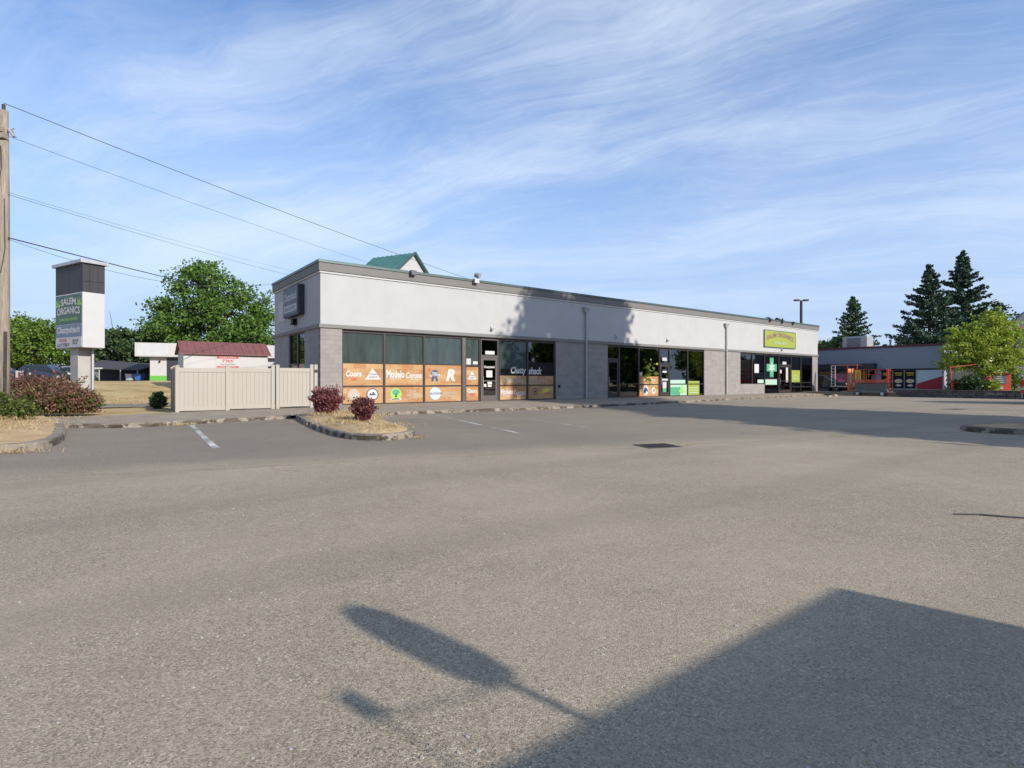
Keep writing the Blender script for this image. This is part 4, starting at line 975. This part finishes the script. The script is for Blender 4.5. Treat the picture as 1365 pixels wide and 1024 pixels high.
b = MB(); b.box(0,5.25,.15,3.0,.6,3.2); b.add([(0,.15,3.2),(0,3.0,3.2),(0,1.55,3.95)],[(0,1,2)]); b.add([(5.25,.15,3.2),(5.25,3.0,3.2),(5.25,1.55,3.95)],[(0,2,1)]); b.build('wall', M['whitewall'], sh)
b = MB(); b.add([(-.2,-.05,3.13),(5.45,-.05,3.13),(5.45,1.55,4.05),(-.2,1.55,4.05),(-.2,3.2,3.13),(5.45,3.2,3.13)],[(0,1,2,3),(3,2,5,4)]);
b.add([(-.2,-.05,3.08),(5.45,-.05,3.08),(5.45,1.55,4.0),(-.2,1.55,4.0)],[(3,2,1,0)]); b.add([(-.2,-.05,3.08),(5.45,-.05,3.08),(5.45,-.05,3.13),(-.2,-.05,3.13)],[(0,1,2,3)])
for i in range(14):
    x = -.1+i*.42; b.bar((x,-.05,3.145),(x,1.55,4.065),.02,.02)
b.build('roof', M['redroof'], sh)
s = thing('shed_sign','white and red square sign reading TRS on the shed wall','sign',W(0,0,0),0); s.location = (sh.location+D2*2.65+E2*.15+Vector((0,0,.24))); s.rotation_euler = (0,0,ANG)
b = MB(); b.box(-.72,.72,-.03,0,1.95,2.86); b.build('panel', M['white'], s)
b = MB(); b.box(-.68,.68,-.036,-.03,2.6,2.84); b.box(-.68,.68,-.036,-.03,1.98,2.1); text(b,'TRS',(-.38,-.036,2.34),U,V,.76,.2,.3,.03); b.build('lettering', M['red'], s)
b = MB(); text(b,'RENTALS',(-.5,-.04,2.66),U,V,1.0,.12,0,.02); text(b,'CALL NOW',(-.5,-.04,2.01),U,V,1.0,.07,0,.02); b.build('lettering', M['white'], s)
b = MB(); text(b,'SELF STORAGE',(-.45,-.036,2.18),U,V,.9,.08,0,.01); b.build('lettering', M['slate'], s)

# canopy with bins
cn = thing('market_canopy','dark canvas canopy on thin posts left of the kiosk','canopy',(at(158,50),50,1.3),R(8))
b = MB(); b.add([(-2.4,-1.5,1.25),(2.4,-1.5,1.0),(2.4,1.8,1.6),(-2.4,1.8,1.95),(-2.4,-1.5,1.15),(2.4,-1.5,.9),(2.4,1.8,1.5),(-2.4,1.8,1.85)],[(0,1,2,3),(7,6,5,4),(0,4,5,1),(1,5,6,2),(2,6,7,3),(3,7,4,0)]); b.build('roof', M['greyroof'], cn)
b = MB(); b.box(-2.4,-.5,-1.55,-1.5,1.05,1.18); b.build('beam', M['white'], cn)
for x, h in ((-2.3,1.15),(-.8,1.07),(.9,.98),(2.3,.9)):
    b = MB(); b.tube([(x,-1.45,0),(x,-1.45,h)],.04,6); b.build('post', M['galv'], cn)
b = MB(); b.box(-2.3,2.3,1.2,1.25,0,1.4); b.build('back_screen', M['greyroof'], cn)
def bin_(label, x, d, mat):
    t = thing('waste_bin', label, 'bin', (at(x,d),d,1.3))
    b = MB(); b.add([(-.22,-.25,.05),(.22,-.25,.05),(.22,.25,.05),(-.22,.25,.05),(-.27,-.3,.55),(.27,-.3,.55),(.27,.3,.55),(-.27,.3,.55)],[(0,3,2,1),(4,5,6,7),(0,1,5,4),(1,2,6,5),(2,3,7,6),(3,0,4,7)]); b.build('body', M[mat], t, bevel=.02)
    b = MB(); b.box(-.29,.29,-.33,.32,.55,.61); b.build('lid', M[mat], t, bevel=.02)
bin_('blue plastic bin under the canopy next to the kiosk', 186, 47.8, 'blue'); bin_('white plastic bin under the dark canopy', 174, 47.8, 'white')
ps = thing('yard_sign','small white yard sign with red mark by the far street','sign',(at(26,45),45,1.3))
b = MB(); b.box(-.3,.3,-.02,.02,.1,.85); b.build('panel', M['white'], ps); b = MB(); b.bar((-.25,0,-.2),(-.25,0,.1),.04); b.bar((.25,0,-.2),(.25,0,.1),.04); b.build('leg', M['galv'], ps)
b = MB(); text(b,'F',(-.12,-.024,.3),U,V,.24,.4,0,.05); b.build('lettering', M['red'], ps)

# ------------------------------------------------------------------ cars
def car(name, label, loc, rz, paint, L=4.5, H=1.5, Wd=1.8, kind='suv', cat='car', group=None):
    t = thing(name, label, cat, loc, rz, group); h = H; w = Wd/2
    if kind == 'van':
        prof = [(-L/2,.32),(-L/2+.02,1.0),(-L/2+.12,h-.15),(-L/2+.3,h),(L*.22,h),(L*.36,h*.56),(L*.48,h*.42),(L/2,h*.36),(L/2,.32)]
        win = [(-L/2+.25,h*.55),(-L/2+.32,h*.88),(L*.19,h*.88),(L*.3,h*.56)]
    else:
        prof = [(-L/2,.32),(-L/2,.75),(-L/2+.08,.95),(-L*.40,h-.08),(-L*.3,h),(L*.05,h),(L*.22,.98),(L*.42,.86),(L/2,.7),(L/2,.32)]
        win = [(-L*.36,.98),(-L*.31,h-.12),(L*.03,h-.12),(L*.17,.98)]
    b = MB(); k = len(prof); vs = []
    def ins(z): return w*(1-.16*max(0,(z-.9)/(h-.9))) if z > .9 else w
    for sgn in (-1,1): vs += [(x, sgn*ins(z), z) for x, z in prof]
    b.add(vs, [tuple(range(k)), tuple(range(k,2*k))[::-1]]+[(i,i+k,(i+1)%k+k,(i+1)%k) for i in range(k)])
    b.build('body', paint, t, bevel=.05)
    for sgn in (-1,1):
        b = MB(); o = [(x, sgn*(ins(z)+.006), z) for x, z in win]; b.add(o,[(0,1,2,3) if sgn > 0 else (3,2,1,0)]); b.build('window', M['carglass'], t)
    b = MB()
    if kind == 'van':
        b.add([(L*.2305+.02,-.7*w,h*.95),(L*.2305+.02,.7*w,h*.95),(L*.355+.02,.86*w,h*.58),(L*.355+.02,-.86*w,h*.58)],[(3,2,1,0)]); b.add([(-L/2+.04,-.75*w,1.15),(-L/2+.04,.75*w,1.15),(-L/2+.1,.7*w,h-.3),(-L/2+.1,-.7*w,h-.3)],[(3,2,1,0)])
    else:
        b.add([(L*.06+.02,-.72*w,h-.08),(L*.06+.02,.72*w,h-.08),(L*.205+.02,.88*w,1.02),(L*.205+.02,-.88*w,1.02)],[(3,2,1,0)]); b.add([(-L*.405-.02,-.74*w,h-.12),(-L*.405-.02,.74*w,h-.12),(-L/2+.07,.85*w,1.0),(-L/2+.07,-.85*w,1.0)],[(0,1,2,3)])
    b.build('windscreen', M['carglass'], t)
    for x in (-L*.3,L*.31):
        for sgn in (-1,1):
            b = MB(); b.cyl((x,sgn*(w-.08),.33),(0,1,0),.33,.2,20); wl = b.build('wheel', M['rubber'], t)
            b = MB(); b.cyl((x,sgn*(w+.022),.33),(0,1,0),.2,.012,14); b.build('rim', M['rim'], wl)
    for sgn in (-1,1):
        if kind == 'van':
            z0 = 1.0; b = MB(); b.box(-L/2-.03,-L/2+.1,sgn*w-.1,sgn*w+.01,z0-.05,z0+.35); b.build('tail_light', M['taillight'], t)
        else:
            b = MB(); b.box(-L/2-.02,-L/2+.1,sgn*(w-.18)-.16,sgn*(w-.18)+.16,.72,.9); b.build('tail_light', M['taillight'], t)
        b = MB(); b.box(L/2-.1,L/2+.02,sgn*(w-.2)-.18,sgn*(w-.2)+.18,.6,.76); b.build('headlight', M['headlight'], t)
    b = MB(); b.box(-L/2-.05,-L/2+.02,-w*.9,w*.9,.35,.6); b.build('bumper', M['rubber'], t)
    b = MB(); b.box(L/2-.02,L/2+.05,-w*.9,w*.9,.32,.52); b.build('bumper', M['rubber'], t)
    return t
car('parked_car','dark car parked under the trees left of the pylon sign',(at(66,52),52,1.3),R(5),M['cardark'])
car('parked_car','dark car parked behind the wooden utility pole',(at(-4,50),50,1.3),R(8),M['cardark'])
car('parked_car','silver grey car half hidden behind the pylon support',(at(112,56),56,1.3),R(5),M['carsilver'])
car('parked_car','dark car in front of the restaurant windows by the strip building end',(at(1100,55),55,.35),R(-52),M['cardark'])
car('parked_car','maroon car behind the white ladder of the trailer',(at(1119,56.2),56.2,.3),R(-122),M['carred'],L=4.2,H=1.8,Wd=1.75)
car('parked_car','white car beyond the red kiosk',(at(1364,60),60,.55),R(160),M['carwhite'])
vn = car('parked_van','tall dark van with red tail light at the right edge',(31.55,31.5,0),R(207),M['carsilver'],L=5.4,H=2.75,Wd=2.0,kind='van',cat='van')
b = MB(); b.box(-2.72,-2.6,-1.01,1.01,1.02,1.28); b.box(-2.72,-2.6,-1.01,1.01,.62,.8); b.build('red_stripe', M['taillight'], vn)
b = MB(); b.box(-2.715,-2.6,-1.012,1.012,.8,1.02); b.build('pale_stripe', M['beige'], vn)
vn.rotation_euler.z = R(27)

# ------------------------------------------------------------------ restaurant on the right (wall runs away along E)
RA = math.atan2(-.7943,.6076)
RB = thing('restaurant_building','low slate blue building with maroon roof edge and food posters','building',(39.05,50.0,0),RA)
b = MB(); b.box(-24,0,1.6,14,.0,4.55); b.box(-9.4 if 0 else -5.4,0,0,1.6,0,4.55); b.box(-24,-5.4,0,1.6,3.05,4.55); b.build('wall', M['bluewall'], RB)
b = MB(); b.box(-24.1,.12,-.12,14.1,4.56,4.72); b.build('roof_edge', M['maroon'], RB)
b = MB(); b.box(-24,-5.36,-.9,-.002,2.45,2.95); b.box(-24,-5.36,-.9,-.002,2.95,3.02); b.build('canopy', M['navy'], RB)
b = MB(); b.box(-5.3,3.4,-.06,-.004,2.36,2.46); b.build('black_rail', M['black'], RB)
for i, (x0, x1) in enumerate([(-4.95,-4.05),(-3.95,-3.1),(-3.0,-2.15)]):
    b = MB(); b.box(x0,x1,-.03,-.003,.62,2.32); p = b.build('poster', M['black'], RB)
    b = MB(); cx = (x0+x1)/2
    b.prism(rect(x0+.12,x1-.12,2.02,2.1),(0,-.031,0),U,V,.003,1); b.prism(rect(x0+.16,x1-.16,1.84,1.9),(0,-.031,0),U,V,.003,1)
    b.prism(ell(cx,1.3,.32,.2),(0,-.031,0),U,V,.003,0); b.prism(ell(cx,1.3,.2,.11),(0,-.035,0),U,V,.003,2); b.prism(ell(cx,.88,.24,.1),(0,-.031,0),U,V,.003,0)
    b.build('food_picture', [M['whitevinyl'],M['yellow'],M['food']], p)
b = MB(); b.prism([(-2.05,.55),(-.1,.55),(-.1,1.75),(-2.05,1.05)],(0,-.004,0),U,V,.01); b.build('red_wedge', M['redpaint'], RB)
b = MB(); b.prism([(-2.05,1.05),(-.1,1.75),(-.1,2.32),(-2.05,2.32)],(0,-.004,0),U,V,.008); b.build('white_field', M['ltblue'], RB)
b = MB(); b.box(-.06,.06,-.05,.06,0,4.5); b.build('corner_trim', M['signgrey'], RB)
for i in range(9):
    x0 = -23.5+i*2.0; x1 = x0+1.85
    b = MB(); frame_ring(b,x0,x1,.55,2.4,.06,1.5,1.6); w = b.build('window', M['alu'], RB)
    b = MB(); b.box(x0+.06,x1-.06,1.54,1.55,.61,2.34); b.build('glass', M['glass'], w)
    if i in (3,5,6):
        b = MB(); b.box(x0+.25,x1-.25,1.51,1.535,1.0,2.25); b.build('poster', M[['food','paper','yellow','orange','food','offwhite','food','orange','yellow'][i]], w)
for x0, x1, z0, z1, mm in ((-8.05,-7.55,.75,2.3,'posterorange'),(-7.45,-6.7,.95,2.25,'yellow'),(-6.5,-5.6,.8,2.3,'black')):
    b = MB(); b.box(x0,x1,1.38,1.4,z0,z1); p = b.build('poster', M[mm], RB)
    b = MB(); b.prism(ell((x0+x1)/2,(z0+z1)/2+.1,(x1-x0)*.3,.3,14),(0,1.379,0),U,V,.004); b.build('food_picture', M['paper' if mm != 'yellow' else 'food'], p)
b = MB(); b.box(.0,2.6,1.2,8,0,3.9); b.build('lit_wing', M['beige'], RB)
b = MB()
for i in range(8): b.add([(.061,.05+.14*(i%2),.6+i*.4),(.061,.75+.14*(i%2),.8+i*.4),(.061,.75+.14*(i%2),.95+i*.4),(.061,.05+.14*(i%2),.75+i*.4)],[(0,1,2,3)])
b.build('zigzag_panel', M['white'], RB)
t = thing('rooftop_unit','grey louvred ventilation unit on the restaurant roof','ventilation unit',(at(1143,57.5),57.5,4.6),RA)
b = MB(); b.box(-1.15,1.15,-.7,.9,0,1.3); b.build('housing', M['galv'], t, bevel=.02)
b = MB()
for i in range(9): b.box(-.75,.55,-.73,-.7,.18+i*.11,.24+i*.11)
b.build('louvre', M['machine'], t)
t = thing('roof_vent','thin vent pipe on the restaurant roof beside the unit','vent',(at(1187,55),55,4.6),0); b = MB(); b.tube([(0,0,0),(0,0,.75)],.1,10); b.cyl((0,0,.75),(0,0,1),.15,.12,12); b.build('pipe', M['machine'], t)

# retaining wall and raised beds
RW0 = Vector((31.6,45.2,0)); e_ = Vector((.6076,-.7943,0)); d_ = D2
def Q(x, y, z=0): return RW0 + e_*x + d_*y + Vector((0,0,z))
t = thing('retaining_wall','low dark split block retaining wall in front of the restaurant','wall',RW0,RA)
b = MB(); rr = random.Random(8)
for row in range(3):
    x = -.2*row
    while x < 16:
        w = rr.uniform(.38,.5); b.box(x+.008,x+w-.008,rr.uniform(-.03,.03),.3,row*.18+.004,row*.18+.176); x += w
b.build('blocks', M['stone'], t, bevel=.02)
b = MB(); b.box(-.3,16,-.04,.34,.54,.6); b.build('coping', M['stone'], t, bevel=.02)
b = MB(); b.add([Q(-.3,.2,.5),Q(16,.2,.5),Q(16,14,.5),Q(7.5,14,.5),Q(5,9.5,.5),Q(-.3,7.5,.5)],[(0,1,2,3,4,5)]); tag(b.build('raised_lawn', M['lawn']), kind='structure')
b = MB(); b.add([Q(-24,1.2,.3),Q(-.3,1.2,.3),Q(-.3,12,.3),Q(-24,12,.3)],[(0,1,2,3)]); b.add([Q(-24,1.2,.3),Q(-24,1.2,0),Q(-.3,1.2,0),Q(-.3,1.2,.3)],[(0,1,2,3)]); tag(b.build('raised_walk', M['walk']), kind='structure')
# red posts and boom
t = thing('red_gate_frame','orange red steel post and boom beside the yellow green tree','gate',(at(1271,44),44,.5),R(-10))
b = MB(); b.tube([(-.1,0,-.2),(-.25,0,1.95)],.05,8); b.build('post', M['orange'], t)
b = MB(); b.bar((-.3,0,1.88),(1.6,0,2.12),.06); b.build('boom', M['orange'], t)
b = MB(); b.bar((.1,.3,.65),(1.5,.3,.62),.1,.12); b.bar((.15,.3,0),(.15,.3,.65),.1); b.bar((1.45,.3,0),(1.45,.3,.65),.1); b.build('low_rail', M['orange'], t)
# red kiosk
t = thing('red_kiosk','small red kiosk with a dark menu window behind the yellow shrub','kiosk',(at(1331,47),47,.5),R(-14))
b = MB(); b.box(-.9,.9,0,1.5,0,1.45); b.build('wall', M['orange'], t); b = MB(); b.box(-1.0,1.0,-.2,1.6,1.45,1.52); b.build('roof', M['orange'], t)
b = MB(); b.box(-.4,.55,-.03,-.003,.55,1.3); b.build('window', M['slate'], t); b = MB()
for i in range(4): b.box(-.3+.05*i,.4-.06*i,-.04,-.03,.65+.16*i,.7+.16*i)
b.box(-.05,.3,-.04,-.003,.12,.4); b.build('menu', M['signgrey'], t)
t = thing('red_awning_building','building edge with red awning above the van','building',(at(1378,62),62,0),R(-20))
b = MB(); b.box(-2.4,8,.4,6,0,4.6); b.build('wall', M['greyhouse'], t); b = MB(); b.box(-2.7,8,-.6,.4,4.6,5.0); b.build('awning', M['maroon'], t); b = MB(); b.box(-2.7,8,-.62,-.6,4.55,4.75); b.build('awning_edge', M['white'], t)
# grey two storey house at far right
t = thing('grey_house','two storey grey house with faded red fascia at far right','house',(at(1350,74),74,0),R(-30))
b = MB(); b.box(.4,14,.4,9,0,8.3); b.build('wall', M['greyhouse'], t)
b = MB(); b.add([(-.4,-.2,8.5),(15,-.2,8.5),(15,5,11.2),(2.5,5,11.2),(-.4,10,8.5),(15,10,8.5)],[(0,1,2,3),(3,2,5,4),(0,3,4)]); b.build('roof', M['shingle'], t)
b = MB(); b.box(-.4,15,-.25,-.2,8.0,8.5); b.box(-.45,-.4,-.2,10,8.0,8.5); b.build('fascia', M['pinkfascia'], t)
# double head lot lamp behind the strip building and one outside right
def lamp(label, loc, H, r=.09, rz=0):
    t = thing('lot_lamp', label, 'street lamp', loc, rz)
    b = MB(); b.tube([(0,0,0),(0,0,H)],[r*1.2,r],10); b.build('post', M['iron'], t)
    b = MB(); b.bar((-.5,0,H),(.5,0,H),.07); b.build('arm', M['iron'], t)
    for s_ in (-1,1):
        b = MB(); b.box(s_*.55-.28,s_*.55+.28,-.2,.2,H-.06,H+.14); b.build('lamp_head', M['iron'], t, bevel=.02)
    return t
lamp('dark double headed lamp post above the strip building roof',(at(1068,66),66,0),10.9,.15)
lamp('dark lamp post beyond the right edge casting a thin shadow',(29.6,17.5,0),6.2,.1,R(40))
# gabled building behind
gx = math.atan2(.449,-.893)
t = thing('gabled_building','steep teal metal roof with white gable above the strip building','building',(-7.44,42,0),math.atan2(.893,.449))
# local x along the gable face (to the right and away), local y away along the ridge
b = MB(); Hh = 11.04; hw = 4.2; ev = Hh-.79*hw
b.box(-hw+.3,hw-.3,.1,3.8,0,ev); b.add([(-hw+.3,.1,ev),(hw-.3,.1,ev),(0,.1,Hh-.12)],[(0,1,2)]); b.add([(-hw+.3,3.8,ev),(hw-.3,3.8,ev),(0,3.8,Hh-.12)],[(2,1,0)]); b.build('wall', M['white'], t)
b = MB()
for sg in (-1,1):
    vs = [(0,-.1,Hh),(0,4.0,Hh),(sg*hw,4.0,ev),(sg*hw,-.1,ev)]; b.add(vs+[(x,y,z-.1) for x,y,z in vs],[(0,1,2,3),(7,6,5,4),(0,3,7,4),(1,5,6,2),(2,6,7,3)])
    for i in range(10): b.bar((0,.0+i*.43,Hh+.02),(sg*hw,.0+i*.43,ev+.02),.05,.05)
b.build('roof', M['tealroof'], t)
b = MB(); b.bar((0,-.14,Hh+.0),(hw,-.14,ev),.06,.16); b.bar((0,-.14,Hh),(-hw,-.14,ev),.06,.16); b.build('verge_trim', M['teal'], t)

# ------------------------------------------------------------------ scissor lifts
def lift(label, loc, rz):
    t = thing('scissor_lift', label, 'scissor lift', loc, rz)
    L = 2.6
    b = MB(); b.box(-L/2,L/2,-.42,.42,.22,.55); b.box(-L/2+.1,L/2-.1,-.45,-.42,.26,.5); b.build('chassis', M['machine'], t, bevel=.03)
    for x in (-.95,.95):
        for y in (-.42,.42):
            b = MB(); b.cyl((x,y,.21),(0,1,0),.21,.18,18); w = b.build('wheel', M['rubber'], t); b = MB(); b.cyl((x,y+(.095 if y > 0 else -.095),.21),(0,1,0),.15,.012,12); b.build('rim', M['signgrey'], w)
    b = MB()
    for k_ in range(4):
        z0 = .58+k_*.13
        for y in (-.34,.34): b.bar((-1.2,y,z0),(1.2,y,z0+.1),.05,.1); b.bar((1.2,y*.85,z0),(-1.2,y*.85,z0+.1),.05,.1)
    b.box(-1.15,1.15,-.28,.28,.55,1.12); b.build('scissor_stack', M['machine'], t)
    b = MB(); b.box(-L/2-.05,L/2+.05,-.46,.46,1.14,1.22); b.build('platform', M['machine'], t)
    b = MB(); b.box(-L/2-.05,L/2+.05,-.5,-.46,1.14,1.42); b.box(-L/2-.05,L/2+.05,.46,.5,1.14,1.42); b.build('toe_board', M['orange'], t)
    b = MB(); text(b,'SKYJACK',(-1.1,-.505,1.24),U,V,.6,.1,0,.03); text(b,'SJ 3226',(.55,-.505,1.24),U,V,.55,.1,0,.03); b.build('lettering', M['white'], t)
    b = MB()
    for y in (-.48,.48):
        for z in (1.85,2.3): b.tube([(-L/2,y,z),(L/2,y,z)],.017,6)
        for x in (-L/2,-L/6,L/6,L/2): b.tube([(x,y,1.2),(x,y,2.3)],.017,6)
    for x in (-L/2,L/2):
        for z in (1.85,2.3): b.tube([(x,-.48,z),(x,.48,z)],.017,6)
    b.build('guard_rail', M['orange'], t)
    b = MB(); x = L/2+.12
    for y in (-.4,-.02): b.bar((x,y,.25),(x,y,1.2),.04); b.bar((x-.04,y,1.2),(x-.04,y,2.3),.05)
    for i in range(7): b.bar((x-.02,-.4,.35+i*.3),(x-.02,-.02,.35+i*.3),.05)
    b.box(x-.12,x-.08,-.46,.1,1.45,2.3); b.build('ladder', M['orange'], t)
    return t
lift('orange and grey scissor lift parked in front of the food posters',(31.2,47.95,0),RA)
LD = (at(1127,52.5),52.5,.3)
t = thing('ladder_trailer','flat trailer carrying a tall white ladder and a red top rail, left of the lift','trailer',LD,RA)
b = MB(); b.box(-1.15,1.15,-.5,.5,.42,.52); b.build('deck', M['beige'], t, bevel=.01)
b = MB()
for x in (-1.06,-.72): b.bar((x,-.48,.5),(x,-.48,2.5),.07,.05)
for i in range(7): b.bar((-1.06,-.48,.75+.28*i),(-.72,-.48,.75+.28*i),.07,.06)
b.build('ladder', M['white'], t)
b = MB(); b.bar((-1.1,-.48,2.52),(1.2,-.48,2.52),.08); b.bar((-1.1,.45,2.5),(1.2,.45,2.5),.05); b.build('top_rail', M['pinkfascia'], t)
for x in (.35,1.15):
    b = MB(); b.bar((x,-.46,.5),(x,-.46,2.5),.07); b.build('post', M['orange'], t)
for x in (-.6,.5):
    for y in (-.45,.45):
        b = MB(); b.cyl((x,y,.24),(0,1,0),.24,.16,16); w = b.build('wheel', M['rubber'], t); b = MB(); b.cyl((x,y+(.085 if y > 0 else -.085),.24),(0,1,0),.13,.012,12); b.build('rim', M['machine'], w)
for label, px_, d_b, w_, z0_, z1_, m1, m2 in (('orange upright banner with a pale figure behind the lift, left of the yellow one',1134,51.6,.62,.35,2.45,'posterorange','paper'),('yellow and orange upright banner behind the left end of the lift',1143.5,51.2,.62,.6,2.3,'yellow','posterorange')):
    t = thing('upright_banner', label, 'banner', (at(px_,d_b),d_b,.3), R(12))
    b = MB(); b.box(-w_/2,w_/2,-.03,.03,z0_-.3,z1_-.3); b.build('panel', M[m1], t)
    b = MB(); b.prism(ell(0,(z0_+z1_)/2-.2,w_*.26,.55,14),(0,-.031,0),U,V,.004); b.build('figure', M[m2], t)
    for x in (-w_*.4,w_*.4):
        b = MB(); b.box(x-.03,x+.03,.03,.07,0,z1_-.4); b.build('post', M['orange'], t)
t = thing('concrete_rubble','broken pale concrete chunks at the sidewalk end','rubble',(27.9,48.0,0)); b = MB(); rr = random.Random(4)
for i in range(14):
    x = rr.uniform(-2.2,2.2); y = x*1.1+rr.uniform(-.4,.4); s_ = rr.uniform(.08,.22); b.prism(ell(0,0,s_,s_*.7,6),(x,y,0),(1,0,0),(0,1,0),s_*.6)
b.build('chunk', M['offwhite'], t)

# plant behind the second shop's glass
t = thing('potted_plant','leafy potted plant standing inside behind the wood vinyl window','plant',W(22.8,.5,.2),ANG)
b = MB(); b.tube([(0,0,0),(0,0,.5)],[.2,.28],14); b.build('pot', M['terracotta'], t)
rn = np.random.default_rng(61); quads_obj('foliage', rot_quads(rn.normal(size=(260,3))*np.array([.3,.25,.42])+np.array([0,0,1.75]), .26, rn, 1.5), LM['lime'], t)
b = MB(); b.tube([(0,0,.5),(.05,0,1.8)],.03,6); b.build('stem', M['barkm'], t)

# ------------------------------------------------------------------ unseen box trailer, added right of the camera to cast the corner shadow
SUNH = Vector((.760,-.650,0)); EL = R(27); COT = 1/math.tan(EL); TH = 2.6
cor = Vector((2.03,3.5,0)) + SUNH*(TH*COT)
T = thing('shadow_trailer','unseen white box trailer added beyond the right edge to cast the corner shadow','trailer',cor,ANG)
# local x along D (edge runs to -x), local y along E (body runs to -y)
b = MB(); b.box(-6.2,0,-2.4,0,.6,TH); b.build('box', M['white'], T, bevel=.03)
b = MB(); b.box(-6.1,-.1,-2.3,-.1,.45,.6); b.bar((0,-1.2,.5),(1.3,-1.2,.5),.12); b.build('chassis', M['machine'], T)
for x in (-3.6,-2.7):
    for y in (-.1,-2.3):
        b = MB(); b.cyl((x,y,.35),(0,1,0),.35,.22,18); w = b.build('wheel', M['rubber'], T); b = MB(); b.cyl((x,y+(.115 if y > -1 else -.115),.35),(0,1,0),.2,.01,12); b.build('rim', M['rim'], w)
t0 = (Vector((.33,2.07,0))-Vector((2.03,3.5,0))).length
b = MB(); b.tube([(-t0,-.03,TH),(-t0,-.03,TH+.22)],.022,8); b.build('shadow_mast', M['galv'], T)  # added stalk, carries the stem of the long foreground shadow
b = MB(); b.tube([(-t0,-.03,TH+.2),(-t0,-.03,TH+.24),(-t0,-.03,TH+.32),(-t0,-.03,TH+.55),(-t0,-.03,TH+.72),(-t0,-.03,TH+.8),(-t0,-.03,TH+.83)],[.02,.095,.125,.13,.11,.07,.01],14); b.build('shadow_mast_head', M['black'], T, smooth=True)  # added shape, swollen to cast the elongated oval shadow
b = MB(); b.tube([(-2.74,-.03,TH),(-2.74,-.03,TH+.3)],.006,6); b.cyl((-2.74,-.03,TH+.32),(0,0,1),.045,.1,10); b.bar((-2.74,-.03,TH+.26),(-t0-.05,-.03,TH+.2),.009); b.build('shadow_aerial', M['black'], T)  # added rod and arm, shaped for the small side blob of shadow

# ------------------------------------------------------------------ light, sky, camera
sun = bpy.data.lights.new('sun','SUN'); sun.energy = 4.6; sun.angle = R(.53); sun.color = (1.,.925,.83)
so = bpy.data.objects.new('sun', sun); COL.objects.link(so)
dirv = Vector((-.760*math.cos(EL), .650*math.cos(EL), -math.sin(EL)))
so.rotation_euler = dirv.to_track_quat('-Z','Y').to_euler(); so.location = (20,-20,30)
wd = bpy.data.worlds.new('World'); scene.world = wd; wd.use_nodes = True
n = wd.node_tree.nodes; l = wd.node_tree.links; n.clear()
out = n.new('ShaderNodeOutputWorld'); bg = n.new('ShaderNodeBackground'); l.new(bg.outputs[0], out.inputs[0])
sk = n.new('ShaderNodeTexSky'); sk.sky_type = 'NISHITA'; sk.sun_disc = False; sk.sun_elevation = EL; sk.sun_rotation = math.atan2(.760,-.650)
sk.air_density = 1.0; sk.dust_density = .6; sk.ozone_density = 1.5
gc = n.new('ShaderNodeTexCoord').outputs['Generated']; s3 = sep(n, l, gc)
zz = math_(n, l, 'ADD', math_(n, l, 'MAXIMUM', s3[2], 0.), .16)
px = math_(n, l, 'DIVIDE', s3[0], zz); py = math_(n, l, 'DIVIDE', s3[1], zz)
# wispy cirrus streaked along one wind direction
a = R(-24)
ux = math_(n, l, 'ADD', math_(n, l, 'MULTIPLY', px, math.cos(a)), math_(n, l, 'MULTIPLY', py, math.sin(a)))
uy = math_(n, l, 'SUBTRACT', math_(n, l, 'MULTIPLY', py, math.cos(a)), math_(n, l, 'MULTIPLY', px, math.sin(a)))
wn = n.new('ShaderNodeTexNoise'); wn.inputs['Scale'].default_value = .9; wn.inputs['Detail'].default_value = 3; l.new(comb(n, l, ux, uy), wn.inputs['Vector'])
wc = sep(n, l, wn.outputs['Color'])
cx = math_(n, l, 'ADD', math_(n, l, 'MULTIPLY', ux, .38), math_(n, l, 'MULTIPLY', wc[0], .8)); cy = math_(n, l, 'ADD', math_(n, l, 'MULTIPLY', uy, 1.7), math_(n, l, 'MULTIPLY', wc[1], 1.3))
f1 = noise(n, l, comb(n, l, cx, cy, 3.1), 1.35, 14, .7)
f2 = noise(n, l, comb(n, l, ux, uy, 7.7), .8, 6, .6)
cl = math_(n, l, 'ADD', math_(n, l, 'MULTIPLY', f1, .75), math_(n, l, 'MULTIPLY', f2, .45))
cl = ramp(n, l, cl, [(.46, .0), (.55, .16), (.64, .42), (.78, .8)])
hzb = ramp(n, l, s3[2], [(0., .97), (.12, .85), (.3, .45), (.55, .08)])
cl = math_(n, l, 'MULTIPLY', cl, ramp(n, l, s3[2], [(0., .35), (.12, .5), (.3, 1.)]))
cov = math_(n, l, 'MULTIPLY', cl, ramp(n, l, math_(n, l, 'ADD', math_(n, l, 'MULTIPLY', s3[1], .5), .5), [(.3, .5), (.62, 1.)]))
SKYC = (1, 1, 1)
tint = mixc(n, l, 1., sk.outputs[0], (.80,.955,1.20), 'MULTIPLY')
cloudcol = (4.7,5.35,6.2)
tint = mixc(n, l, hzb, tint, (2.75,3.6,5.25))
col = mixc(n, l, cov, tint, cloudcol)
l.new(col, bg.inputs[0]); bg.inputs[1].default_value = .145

cam = bpy.data.cameras.new('camera'); co_ = bpy.data.objects.new('camera', cam); COL.objects.link(co_)
co_.location = (0,0,1.3); co_.rotation_euler = (R(90),0,0)
cam.sensor_width = 36; cam.lens = 36*737/1365; cam.shift_y = (508-512)/1365
cam.clip_end = 3000; cam.clip_start = .05
scene.camera = co_
scene.view_settings.view_transform = 'Standard'; scene.view_settings.look = 'None'; scene.view_settings.gamma = 1
scene.view_settings.exposure = .29
scene.render.engine = 'CYCLES'
